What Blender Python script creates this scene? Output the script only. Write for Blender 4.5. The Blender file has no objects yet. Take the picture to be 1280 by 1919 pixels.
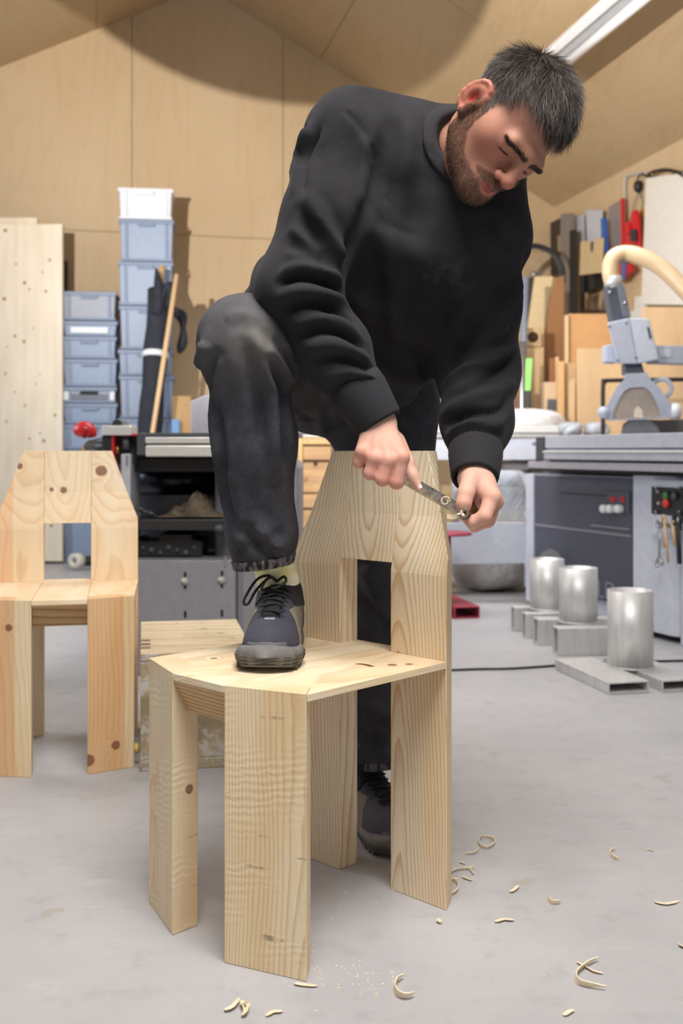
import bpy, bmesh, math, random
import numpy as np
from mathutils import Vector, Matrix, Euler
from mathutils.bvhtree import BVHTree

# ------------------------------------------------------------------ camera, light, exposure
scene = bpy.context.scene
COL = scene.collection
random.seed(7); np.random.seed(7)
F_PX, CX, HORIZON, EYE = 2000.0, 640.0, 845.0, 0.82

cam_data = bpy.data.cameras.new('camera')
cam_data.sensor_fit = 'VERTICAL'; cam_data.sensor_height = 36.0; cam_data.sensor_width = 24.0
cam_data.lens = F_PX / 1919.0 * 36.0
cam_data.shift_y = -(959.5 - HORIZON) / 1919.0
cam_data.clip_start = 0.05
cam_data.dof.use_dof = True
cam_data.dof.focus_distance = 1.85
cam_data.dof.aperture_fstop = 4.8
cam = bpy.data.objects.new('camera', cam_data); COL.objects.link(cam)
cam.location = (0, 0, EYE); cam.rotation_euler = (math.pi / 2, 0, 0)
scene.camera = cam

world = bpy.data.worlds.new('daylight'); scene.world = world
world.use_nodes = True
bgn = world.node_tree.nodes['Background']
bgn.inputs['Color'].default_value = (0.90, 0.95, 1.0, 1); bgn.inputs['Strength'].default_value = 0.30

def area_light(name, loc, target, size, power, color=(1, 1, 1), size_y=None, spread=180):
    d = bpy.data.lights.new(name, 'AREA'); d.energy = power; d.color = color
    d.size = size
    d.spread = math.radians(spread)
    if size_y: d.shape = 'RECTANGLE'; d.size_y = size_y
    o = bpy.data.objects.new(name, d); COL.objects.link(o)
    o.location = loc
    o.rotation_euler = (Vector(target) - Vector(loc)).to_track_quat('-Z', 'Y').to_euler()
    return o
area_light('bounce_light', (0.25, 0.75, 3.3), (0.05, 1.9, 0.6), 1.5, 73, (1.0, 0.97, 0.94), None, 125)
area_light('workshop_light', (0.4, 5.0, 3.5), (0.6, 5.9, 0.0), 2.4, 62, (0.97, 0.98, 1.0), 1.6, 120)
area_light('window_light', (-3.6, 4.4, 2.0), (0.3, 5.8, 0.7), 1.8, 44, (0.86, 0.93, 1.0), 1.8, 130)
sp = bpy.data.lights.new('strobe_light', 'SPOT'); sp.energy = 1200; sp.color = (1.0, 0.94, 0.86)
sp.spot_size = math.radians(104); sp.spot_blend = 1.0; sp.shadow_soft_size = 0.004
spo = bpy.data.objects.new('strobe_light', sp); COL.objects.link(spo)
STROBE = Vector((-1.5, 2.6, 2.0)); spo.location = STROBE
spo.rotation_euler = (Vector((0.4, 7.7, 4.2)) - STROBE).to_track_quat('-Z', 'Y').to_euler()

AXIS_R, RAD_R = Vector((.190, .759, .623)).normalized(), .2205

scene.view_settings.view_transform = 'Standard'
scene.view_settings.look = 'None'
scene.view_settings.exposure = 0.0
scene.view_settings.gamma = 1.0
scene.view_settings.use_curve_mapping = False

# ------------------------------------------------------------------ point helpers
def P(px, py, Y):
    return Vector(((px - CX) * Y / F_PX, Y, EYE - (py - HORIZON) * Y / F_PX))
def G(px, py, z=0.0):
    Y = (EYE - z) * F_PX / (py - HORIZON)
    return Vector(((px - CX) * Y / F_PX, Y, z))

# ------------------------------------------------------------------ object helpers
def tag(o, label=None, cat=None, group=None, kind=None):
    if label: o['label'] = label
    if cat: o['category'] = cat
    if group: o['group'] = group
    if kind: o['kind'] = kind
    return o
def empty(name, loc=(0, 0, 0), rz=0.0, label=None, cat=None, group=None):
    o = bpy.data.objects.new(name, None); COL.objects.link(o)
    o.location = loc; o.rotation_euler = (0, 0, rz); o.empty_display_size = 0.1
    return tag(o, label, cat, group)
def kids(o): return [c for c in bpy.data.objects if c.parent == o]
def copy_tree(o, parent=None):
    c = o.copy(); COL.objects.link(c)
    if parent: c.parent = parent
    for ch in kids(o): copy_tree(ch, c)
    return c

class MB:
    """collects simple solids into one mesh"""
    def __init__(s): s.v = []; s.f = []; s.sm = []
    def add(s, vs, fs, smooth=False):
        b = len(s.v); s.v += [tuple(v) for v in vs]
        s.f += [tuple(i + b for i in f) for f in fs]; s.sm += [smooth] * len(fs)
        return s
    def box(s, lo, hi, M=None):
        x0, y0, z0 = lo; x1, y1, z1 = hi
        vs = [(x0,y0,z0),(x1,y0,z0),(x1,y1,z0),(x0,y1,z0),(x0,y0,z1),(x1,y0,z1),(x1,y1,z1),(x0,y1,z1)]
        if M is not None: vs = [M @ Vector(v) for v in vs]
        return s.add(vs, [(0,3,2,1),(4,5,6,7),(0,1,5,4),(1,2,6,5),(2,3,7,6),(3,0,4,7)])
    def prism(s, bot, top, smooth=False):
        n = len(bot); vs = list(bot) + list(top)
        fs = [tuple(range(n - 1, -1, -1)), tuple(range(n, 2 * n))]
        fs += [(i, (i + 1) % n, n + (i + 1) % n, n + i) for i in range(n)]
        return s.add(vs, fs, smooth)
    def extrude(s, poly, d, smooth=False):
        d = Vector(d); return s.prism([Vector(p) for p in poly], [Vector(p) + d for p in poly], smooth)
    def tube(s, pts, r, n=10, closed=False, smooth=True, cap=True, flat=1.0):
        pts = [Vector(p) for p in pts]; m = len(pts)
        rs = r if isinstance(r, (list, tuple)) else [r] * m
        vs = []; prev = None
        for i, p in enumerate(pts):
            if closed: t = pts[(i + 1) % m] - pts[i - 1]
            else: t = pts[min(i + 1, m - 1)] - pts[max(i - 1, 0)]
            t.normalize()
            if prev is None:
                a = Vector((0, 0, 1)) if abs(t.z) < 0.9 else Vector((1, 0, 0))
                u = t.cross(a).normalized()
            else:
                u = (prev - t * prev.dot(t))
                if u.length < 1e-6: u = t.orthogonal()
                u.normalize()
            prev = u; w = t.cross(u)
            for k in range(n):
                a = 2 * math.pi * k / n
                vs.append(p + (u * math.cos(a) + w * math.sin(a) * flat) * rs[i])
        fs = []
        for i in range(m if closed else m - 1):
            j = (i + 1) % m
            for k in range(n):
                k2 = (k + 1) % n
                fs.append((i*n+k, i*n+k2, j*n+k2, j*n+k))
        if not closed and cap:
            fs.append(tuple(range(n - 1, -1, -1))); fs.append(tuple((m - 1) * n + k for k in range(n)))
        return s.add(vs, fs, smooth)
    def cyl(s, a, b, r, n=24, r2=None, smooth=True):
        return s.tube([a, b], [r, r2 if r2 is not None else r], n, smooth=smooth)
    def ringcyl(s, a, b, r, ri, n=32):
        """hollow tube with wall"""
        a, b = Vector(a), Vector(b); t = (b - a).normalized(); u = t.orthogonal().normalized(); w = t.cross(u)
        vs = []
        for (c, rr) in ((a, r), (b, r), (b, ri), (a, ri)):
            for k in range(n):
                an = 2 * math.pi * k / n
                vs.append(c + (u * math.cos(an) + w * math.sin(an)) * rr)
        fs = []
        for q in range(4):
            q2 = (q + 1) % 4
            for k in range(n):
                k2 = (k + 1) % n
                fs.append((q*n+k, q*n+k2, q2*n+k2, q2*n+k))
        return s.add(vs, fs, True)
    def lathe(s, prof, c, axis=(0, 0, 1), n=24, smooth=True):
        t = Vector(axis).normalized(); u = t.orthogonal().normalized(); w = t.cross(u); c = Vector(c)
        m = len(prof); vs = []
        for (r, h) in prof:
            for k in range(n):
                an = 2 * math.pi * k / n
                vs.append(c + t * h + (u * math.cos(an) + w * math.sin(an)) * max(r, 1e-5))
        fs = []
        for i in range(m - 1):
            for k in range(n):
                k2 = (k + 1) % n
                fs.append((i*n+k, i*n+k2, (i+1)*n+k2, (i+1)*n+k))
        fs.append(tuple(range(n - 1, -1, -1))); fs.append(tuple((m - 1) * n + k for k in range(n)))
        return s.add(vs, fs, smooth)
    def build(s, name, mat, parent=None, bevel=0.0, seg=2, label=None):
        me = bpy.data.meshes.new(name)
        me.from_pydata([tuple(v) for v in s.v], [], s.f)
        me.polygons.foreach_set('use_smooth', s.sm)
        me.update()
        bm = bmesh.new(); bm.from_mesh(me); bmesh.ops.recalc_face_normals(bm, faces=bm.faces); bm.to_mesh(me); bm.free()
        if mat: me.materials.append(mat)
        o = bpy.data.objects.new(name, me); COL.objects.link(o)
        if parent: o.parent = parent
        if bevel:
            md = o.modifiers.new('bevel', 'BEVEL'); md.width = bevel; md.segments = seg; md.limit_method = 'ANGLE'
            md.angle_limit = math.radians(40)
        if label: o['label'] = label
        return o
def mesh_np(name, V, Fq, mat, parent=None, smooth=True, col=None):
    me = bpy.data.meshes.new(name)
    me.from_pydata(V.tolist() if hasattr(V, 'tolist') else V, [], Fq.tolist() if hasattr(Fq, 'tolist') else Fq)
    if smooth: me.polygons.foreach_set('use_smooth', [True] * len(me.polygons))
    if col is not None:
        at = me.attributes.new('tint', 'FLOAT_COLOR', 'POINT')
        at.data.foreach_set('color', np.concatenate([col, np.ones((len(col), 1))], 1).astype(np.float32).ravel())
    me.update()
    if mat: me.materials.append(mat)
    o = bpy.data.objects.new(name, me); COL.objects.link(o)
    if parent: o.parent = parent
    return o
def smooth_path(pts, per=8):
    pts = [Vector(p) for p in pts]; out = []
    for i in range(len(pts) - 1):
        p0 = pts[max(i - 1, 0)]; p1 = pts[i]; p2 = pts[i + 1]; p3 = pts[min(i + 2, len(pts) - 1)]
        for k in range(per):
            t = k / per
            out.append(0.5 * ((2 * p1) + (p2 - p0) * t + (2*p0 - 5*p1 + 4*p2 - p3) * t*t + (3*p1 - p0 - 3*p2 + p3) * t**3))
    out.append(pts[-1]); return out

# ------------------------------------------------------------------ materials
def lin(r, g, b):
    f = lambda c: (c / 255) / 12.92 if c / 255 <= 0.04045 else ((c / 255 + 0.055) / 1.055) ** 2.4
    return (f(r), f(g), f(b), 1)
class NT:
    def __init__(s, name):
        s.m = bpy.data.materials.new(name); s.m.use_nodes = True
        s.t = s.m.node_tree; s.b = s.t.nodes['Principled BSDF']
    def n(s, typ, **kw):
        nd = s.t.nodes.new(typ)
        for k, v in kw.items(): setattr(nd, k, v)
        return nd
    def l(s, a, b): s.t.links.new(a, b)
    def val(s, inp, v):
        if hasattr(v, 'is_linked') or isinstance(v, bpy.types.NodeSocket): s.l(v, inp)
        else: inp.default_value = v
    def math(s, op, a, b=0.0, c=None, clamp=False):
        nd = s.n('ShaderNodeMath', operation=op, use_clamp=clamp)
        s.val(nd.inputs[0], a); s.val(nd.inputs[1], b)
        if c is not None: s.val(nd.inputs[2], c)
        return nd.outputs[0]
    def mix(s, fac, a, b, blend='MIX'):
        nd = s.n('ShaderNodeMix', data_type='RGBA', blend_type=blend)
        s.val(nd.inputs[0], fac); s.val(nd.inputs[6], a); s.val(nd.inputs[7], b)
        return nd.outputs[2]
    def coord(s, which='Object'):
        return s.n('ShaderNodeTexCoord').outputs[which]
    def mapping(s, vec, loc=(0,0,0), rot=(0,0,0), scale=(1,1,1)):
        nd = s.n('ShaderNodeMapping'); s.l(vec, nd.inputs[0])
        nd.inputs[1].default_value = loc; nd.inputs[2].default_value = rot; nd.inputs[3].default_value = scale
        return nd.outputs[0]
    def noise(s, vec, scale=5, detail=3, rough=0.5, dist=0.0):
        nd = s.n('ShaderNodeTexNoise'); s.l(vec, nd.inputs['Vector'])
        nd.inputs['Scale'].default_value = scale; nd.inputs['Detail'].default_value = detail
        nd.inputs['Roughness'].default_value = rough; nd.inputs['Distortion'].default_value = dist
        return nd.outputs[0]
    def ramp(s, fac, stops, interp='LINEAR'):
        nd = s.n('ShaderNodeValToRGB'); s.val(nd.inputs[0], fac)
        nd.color_ramp.interpolation = interp
        els = nd.color_ramp.elements
        while len(els) < len(stops): els.new(0.5)
        for e, (p, c) in zip(els, stops):
            e.position = p; e.color = c if len(c) == 4 else (*c, 1)
        return nd.outputs[0]
    def smooth(s, x, a, b, lo=0.0, hi=1.0):
        nd = s.n('ShaderNodeMapRange', interpolation_type='SMOOTHSTEP'); s.val(nd.inputs[0], x)
        nd.inputs[1].default_value = a; nd.inputs[2].default_value = b
        nd.inputs[3].default_value = lo; nd.inputs[4].default_value = hi
        return nd.outputs[0]
    def dist(s, vec, p):
        nd = s.n('ShaderNodeVectorMath', operation='DISTANCE'); s.l(vec, nd.inputs[0]); nd.inputs[1].default_value = p
        return nd.outputs['Value']
    def bump(s, h, strength=0.2, d=0.01):
        nd = s.n('ShaderNodeBump'); nd.inputs['Strength'].default_value = strength; nd.inputs['Distance'].default_value = d
        s.l(h, nd.inputs['Height']); s.l(nd.outputs[0], s.b.inputs['Normal'])
    def set(s, color=None, rough=None, metal=None, spec=None):
        if color is not None: s.val(s.b.inputs['Base Color'], color)
        if rough is not None: s.val(s.b.inputs['Roughness'], rough)
        if metal is not None: s.val(s.b.inputs['Metallic'], metal)
        if spec is not None: s.val(s.b.inputs['Specular IOR Level'], spec)
        return s.m
_mats = {}
def simple(name, rgb, rough=0.5, metal=0.0, var=0.03, scale=30, bump=0.0, spec=0.5, stretch=(1, 1, 1)):
    if name in _mats: return _mats[name]
    t = NT(name); c = lin(*rgb)
    v = t.mapping(t.coord(), scale=stretch)
    nz = t.noise(v, scale, 4, 0.55)
    dark = tuple(x * (1 - var * 2) for x in c[:3]) + (1,); light = tuple(min(1, x * (1 + var * 2)) for x in c[:3]) + (1,)
    t.set(t.ramp(nz, [(0.3, dark), (0.7, light)]), t.math('ADD', t.math('MULTIPLY', nz, 0.12), rough - 0.06), metal, spec)
    if bump: t.bump(nz, bump, 0.004)
    _mats[name] = t.m; return t.m

def pine(name, pith=(0, 0.05, 0), tilt=(0.0, 0.0), axis='z', spacing=0.006, wob=0.010, light=(238, 220, 184), dark=(204, 166, 116),
         heart=None, knots=(), sharp=0.55, rough=0.55, saw=0.0, stain=0.0, amount=1.0, seed=0.0):
    """growth rings of a log cut into a board: rings run round a (tilted) pith line along the grain axis"""
    t = NT(name); oc = t.coord()
    rot = {'z': (0, 0, 0), 'y': (math.pi / 2, 0, 0), 'x': (0, math.pi / 2, 0)}[axis]
    v = t.mapping(oc, rot=rot)               # grain now along z
    low = t.n('ShaderNodeTexNoise'); t.l(t.mapping(v, loc=(seed, seed * 1.7, seed), scale=(1, 1, 0.28)), low.inputs['Vector'])
    low.inputs['Scale'].default_value = 9; low.inputs['Detail'].default_value = 1.5
    hi = t.n('ShaderNodeTexNoise'); t.l(t.mapping(v, scale=(1, 1, 0.22)), hi.inputs['Vector'])
    hi.inputs['Scale'].default_value = 55; hi.inputs['Detail'].default_value = 2
    sx = t.n('ShaderNodeSeparateXYZ'); t.l(v, sx.inputs[0])
    x = t.math('SUBTRACT', sx.outputs[0], t.math('MULTIPLY_ADD', sx.outputs[2], tilt[0], pith[0]))
    y = t.math('SUBTRACT', sx.outputs[1], t.math('MULTIPLY_ADD', sx.outputs[2], tilt[1], pith[1]))
    ls = t.n('ShaderNodeSeparateColor'); t.l(low.outputs['Color'], ls.inputs[0])
    x = t.math('ADD', x, t.math('MULTIPLY', t.math('SUBTRACT', ls.outputs[0], 0.5), wob * 2.2))
    y = t.math('ADD', y, t.math('MULTIPLY', t.math('SUBTRACT', ls.outputs[1], 0.5), wob * 2.2))
    r = t.math('SQRT', t.math('ADD', t.math('MULTIPLY', x, x), t.math('MULTIPLY', y, y)))
    r = t.math('ADD', r, t.math('MULTIPLY', t.math('SUBTRACT', hi.outputs[0], 0.5), wob * 0.22))
    kn = None
    for (kp, kr) in knots:
        d = t.dist(oc, kp)
        g = t.smooth(d, 0.0, kr * 3.0, 1.0, 0.0)
        r = t.math('ADD', r, t.math('MULTIPLY', g, kr * 0.9))
        dn = t.math('ADD', d, t.math('MULTIPLY', t.math('SUBTRACT', hi.outputs[0], 0.5), kr * 0.5))
        k = t.smooth(dn, kr * 0.75, kr * 1.1, 1.0, 0.0)
        kn = k if kn is None else t.math('MAXIMUM', kn, k)
    ring = t.math('FRACT', t.math('DIVIDE', r, spacing))
    L, D = lin(*light), lin(*dark)
    mid = tuple(L[i] * 0.8 + D[i] * 0.2 for i in range(3)) + (1,)
    band = t.ramp(ring, [(0.0, L), (sharp, mid), (0.86, D), (0.93, D), (1.0, L)])
    base = t.mix(amount, L, band)
    big = t.noise(t.mapping(v, scale=(1, 1, 0.15)), 12, 2)
    base = t.mix(t.smooth(big, 0.3, 0.75), base, t.mix(1.0, base, lin(250, 238, 222), 'MULTIPLY'))
    if heart is not None:                    # (x0, x1, colour): pinkish heartwood stripe across the board
        hx = t.math('ADD', sx.outputs[0], t.math('MULTIPLY', t.math('SUBTRACT', ls.outputs[2], 0.5), 0.012))
        hm = t.math('MULTIPLY', t.smooth(hx, heart[0] - .004, heart[0] + .004), t.smooth(hx, heart[1] - .004, heart[1] + .004, 1, 0))
        base = t.mix(t.math('MULTIPLY', hm, 0.8), base, t.mix(1.0, base, lin(*heart[2]), 'MULTIPLY'))
    fib = t.noise(t.mapping(v, scale=(1, 1, 0.03)), 420, 2)
    base = t.mix(0.25, base, t.mix(1.0, base, t.ramp(fib, [(0.3, (0.72, 0.66, 0.58, 1)), (0.7, (1, 1, 1, 1))]), 'MULTIPLY'))
    if stain:                                # grey-black weathering streaks across a rough-sawn face
        sn = t.noise(t.mapping(oc, loc=(3, 1, 2), rot=(0, 0.22, 0), scale=(1.2, 1, 11)), 5, 4, 0.6)
        sf = t.noise(t.mapping(oc, scale=(1, 1, 0.3)), 160, 2)
        base = t.mix(t.math('MULTIPLY', t.math('MULTIPLY', t.smooth(sn, 0.64, 0.74), t.smooth(sf, .35, .6)), stain), base, lin(92, 78, 66))
    if kn is not None: base = t.mix(t.math('MULTIPLY', kn, 0.85), base, lin(120, 72, 44))
    t.set(base, rough, 0, 0.35)
    h = t.math('ADD', t.math('MULTIPLY', ring, 0.35), t.math('MULTIPLY', fib, 0.65))
    if saw:
        w = t.n('ShaderNodeTexWave'); w.bands_direction = 'Z'; w.inputs['Scale'].default_value = 26
        w.inputs['Distortion'].default_value = 5; w.inputs['Detail'].default_value = 3; w.inputs['Detail Scale'].default_value = 1.4
        t.l(t.mapping(oc, rot=(0.0, 0.18, 0.0)), w.inputs['Vector'])
        area = t.smooth(t.noise(t.mapping(oc, scale=(1, 1, 1.4)), 6, 2), 0.42, 0.62)
        sw = t.math('MULTIPLY', w.outputs['Fac'], area)
        base2 = t.mix(t.math('MULTIPLY', sw, 0.22 * saw), base, lin(250, 236, 208))
        t.set(base2)
        h = t.math('ADD', h, t.math('MULTIPLY', sw, 1.6 * saw))
    t.bump(h, 0.22, 0.0015)
    return t.m
# ------------------------------------------------------------------ room: gabled plywood workshop, turned 13 degrees to the camera
YAW = math.radians(13)
WD = Vector((math.cos(YAW), math.sin(YAW), 0))      # along the back wall, to the right
RD = Vector((math.sin(YAW), -math.cos(YAW), 0))     # along the side walls, towards the camera
W0 = Vector((-1.15, 8.55, 0))
def wall_point(px, py):                               # on the back wall
    d = Vector(((px - CX) / F_PX, 1, -(py - HORIZON) / F_PX)); n = RD
    o = Vector((0, 0, EYE)); t = (W0 - o).dot(n) / d.dot(n)
    return o + d * t
CORNER = wall_point(1040, 387)
SR = (CORNER - W0).dot(WD)                            # wall coordinate of right corner
RIDGE = wall_point(384, -27); SRG = (RIDGE - W0).dot(WD)
HR, HE = RIDGE.z, CORNER.z
SL = SRG - (SR - SRG) * 1.12; HEL = HR - (SRG - SL) * 0.492
DEPTH = 9.6
def room(s, d, z): return W0 + WD * s + RD * d + Vector((0, 0, z))

def ply_mat(name, light, dark, axis_rot, spacing):
    t = NT(name); oc = t.coord()
    v = t.mapping(oc, rot=axis_rot)
    cath = t.noise(t.mapping(v, scale=(1.6, 1.6, 0.16)), 3.0, 3, 0.5, 0.6)
    rings = t.math('FRACT', t.math('MULTIPLY', cath, 9.0))
    c = t.ramp(rings, [(0, lin(*light)), (0.6, lin(*light)), (0.9, lin(*dark)), (1.0, lin(*light))])
    big = t.noise(t.mapping(oc, scale=(1, 1, .5)), 0.9, 2)
    c = t.mix(0.5, c, lin(*light))
    c = t.mix(t.smooth(big, 0.3, 0.7), c, t.mix(1.0, c, (0.93, 0.90, 0.86, 1), 'MULTIPLY'))
    t.set(c, 0.5, 0, 0.3)
    return t.m
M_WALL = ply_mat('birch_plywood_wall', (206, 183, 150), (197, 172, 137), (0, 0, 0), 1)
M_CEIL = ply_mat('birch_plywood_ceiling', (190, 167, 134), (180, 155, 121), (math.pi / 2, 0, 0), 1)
M_BACK = simple('dark_joint', (96, 78, 56), 0.8)

# floor: polished concrete
t = NT('polished_concrete'); oc = t.coord()
n1 = t.noise(oc, 1.6, 5, 0.6); n2 = t.noise(oc, 14, 5, 0.65); n3 = t.noise(oc, 220, 2)
cl = t.ramp(n1, [(0.25, lin(163, 163, 166)), (0.5, lin(176, 175, 177)), (0.8, lin(188, 186, 186))])
cl = t.mix(t.math('MULTIPLY', t.smooth(n2, 0.5, 0.75), 0.42), cl, lin(146, 145, 147))
cl = t.mix(t.math('MULTIPLY', t.smooth(t.noise(t.mapping(oc, scale=(1, 3, 1)), 5, 6, .7), .58, .72), 0.45), cl, lin(196, 193, 190))
cl = t.mix(t.math('MULTIPLY', t.smooth(n3, 0.70, 0.76), 0.7), cl, lin(110, 108, 108))
st = t.smooth(t.noise(oc, 7, 3), 0.66, 0.72)
cl = t.mix(t.math('MULTIPLY', st, 0.45), cl, lin(166, 152, 132))
t.set(cl, t.math('ADD', 0.30, t.math('MULTIPLY', n2, 0.22)), 0, 0.45)
t.bump(n2, 0.05, 0.003)
M_FLOOR = t.m
m = MB(); a = [room(SL - 1, -0.2, -0.12), room(SR + 1.0, -0.2, -0.12), room(SR + 1.0, DEPTH, -0.12), room(SL - 1, DEPTH, -0.12)]
m.extrude(a, (0, 0, 0.12)); tag(m.build('floor', M_FLOOR), 'smooth grey polished concrete floor', None, kind='structure')

def panel_on(name, parent, mat, o, u, v, n, poly, th=0.012, gap=0.002, s0=0, s1=1, t0=0, t1=1): pass
def clip_poly(poly, axis, lim, keep_less):
    out = []
    for i in range(len(poly)):
        p, q = poly[i], poly[(i + 1) % len(poly)]
        ip = (p[axis] <= lim) if keep_less else (p[axis] >= lim); iq = (q[axis] <= lim) if keep_less else (q[axis] >= lim)
        if ip: out.append(p)
        if ip != iq:
            f = (lim - p[axis]) / (q[axis] - p[axis]); out.append(tuple(p[k] + (q[k] - p[k]) * f for k in range(2)))
    return out
def panelled(name, kind_mat, outline, fn, normal, su, sv, u0, v0, gap=0.0025, th=0.014):
    """a backing sheet with separate plywood panels laid on it; outline in (u,v), fn maps to space"""
    normal = Vector(normal)
    b = MB(); b.extrude([fn(*p) - normal * 0.10 for p in outline], normal * 0.0995)
    base = b.build(name, M_BACK); base['kind'] = 'structure'
    us = [p[0] for p in outline]; vs = [p[1] for p in outline]
    u = u0
    while u < max(us):
        v = v0
        while v < max(vs):
            q = clip_poly(outline, 0, u + gap, False); q = clip_poly(q, 0, u + su - gap, True) if q else q
            q = clip_poly(q, 1, v + gap, False) if q else q; q = clip_poly(q, 1, v + sv - gap, True) if q else q
            if len(q) >= 3:
                pm = MB(); pm.extrude([fn(*p) for p in q], normal * th); pm.build('panel', kind_mat, base)
            v += sv
        u += su
    return base
out = [(SL, 0), (SR, 0), (SR, HE), (SRG, HR), (SL, HEL)]
j = (wall_point(247, 300) - W0).dot(WD); j2 = (wall_point(530, 300) - W0).dot(WD); hj = wall_point(160, 433).z
wb = panelled('wall_back', M_WALL, out, lambda s, z: room(s, 0, z), RD, j2 - j, hj, j - 3 * (j2 - j), 0.0)
wb['label'] = 'pale plywood gable wall at the back of the workshop'
wr = panelled('wall_right', M_WALL, [(0, 0), (5.4, 0), (5.4, HE), (0, HE)], lambda d, z: room(SR, d, z), -WD, 1.22, hj, 0.0, 0.0)
wr['label'] = 'pale plywood side wall hung with tools'
up = Vector((0, 0, 1))
nr = (WD * (HR - HE) / (SR - SRG) + up).normalized() * -1
slr = math.hypot(SR - SRG, HR - HE); sll = math.hypot(SRG - SL, HR - HEL)
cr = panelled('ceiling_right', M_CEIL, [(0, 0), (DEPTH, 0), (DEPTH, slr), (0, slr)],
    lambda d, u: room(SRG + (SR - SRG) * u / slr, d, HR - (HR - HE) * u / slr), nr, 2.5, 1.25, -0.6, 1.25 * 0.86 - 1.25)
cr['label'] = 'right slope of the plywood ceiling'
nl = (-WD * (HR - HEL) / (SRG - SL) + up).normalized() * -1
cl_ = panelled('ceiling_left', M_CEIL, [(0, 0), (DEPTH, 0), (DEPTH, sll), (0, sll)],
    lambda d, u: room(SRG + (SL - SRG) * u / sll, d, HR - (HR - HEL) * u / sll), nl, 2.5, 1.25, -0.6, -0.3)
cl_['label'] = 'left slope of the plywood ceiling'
def ceil_point(px, py, drop=0.0):
    d = Vector(((px - CX) / F_PX, 1, -(py - HORIZON) / F_PX)); o = Vector((0, 0, EYE))
    q = room(SRG, 0, HR) + nr * drop
    return o + d * ((q - o).dot(nr) / d.dot(nr))

# ceiling light batten
M_WHITE = simple('white_enamel', (236, 237, 240), 0.35, var=0.02)
M_TUBE = simple('frosted_tube', (246, 246, 248), 0.25, var=0.01)
DD = RD
cp = ceil_point(1120, 45, 0.26)
lt = empty('ceiling_light', cp, 0, 'long white twin-tube batten light under the right ceiling slope', 'light')
cs = (WD * 1).cross(RD)
side = nr.cross(RD).normalized(); side = side if side.x > 0 else -side
def lp(d, s_, h): return RD * d + side * s_ + nr * h
def bar(d0, d1, s0, s1, h0, h1): 
    m = MB(); m.prism([lp(d0, s0, h0), lp(d1, s0, h0), lp(d1, s1, h0), lp(d0, s1, h0)], [lp(d0, s0, h1), lp(d1, s0, h1), lp(d1, s1, h1), lp(d0, s1, h1)]); return m
bar(-0.9, 1.15, -.075, .075, -.06, 0.0).build('housing', M_WHITE, lt, 0.006)
bar(-0.9, 1.15, -.085, -.035, 0.0, .03).build('reflector', M_WHITE, lt, 0.006)
bar(-0.9, 1.15, -.03, .02, 0.0, .012).build('louvre', simple('grey_louvre', (176, 178, 182), 0.4), lt, 0.003)
MB().cyl(lp(-0.88, .055, .015), lp(1.13, .055, .015), .028).build('tube', M_TUBE, lt)
for d in (-0.6, 0.8):
    MB().cyl(lp(d, 0, -.26), lp(d, 0, -.05), .012).build('bracket', M_WHITE, lt)

# unseen disc added at the left to cast the round shadow from the strobe
ax_r = AXIS_R; rc0 = STROBE + ax_r * .5
sdisc = empty('shadow_disc', rc0, 0, 'unseen round disc on a stand at the left, added to cast the ridge shadow', 'reflector')
MB().lathe([(.001, 0), (RAD_R, 0), (RAD_R + .004, .006), (RAD_R, .012), (.001, .012)], (0, 0, 0), ax_r, 64).build('disc', M_WHITE, sdisc)
MB().cyl((-.30, .0, -.1), (-.39, .0, -rc0.z + .001), .014, 12).build('stand', M_BACK, sdisc)
MB().cyl((-.30, .0, -.1), (-.1, -.0, -.02), .010, 10).build('arm', M_BACK, sdisc)
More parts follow.
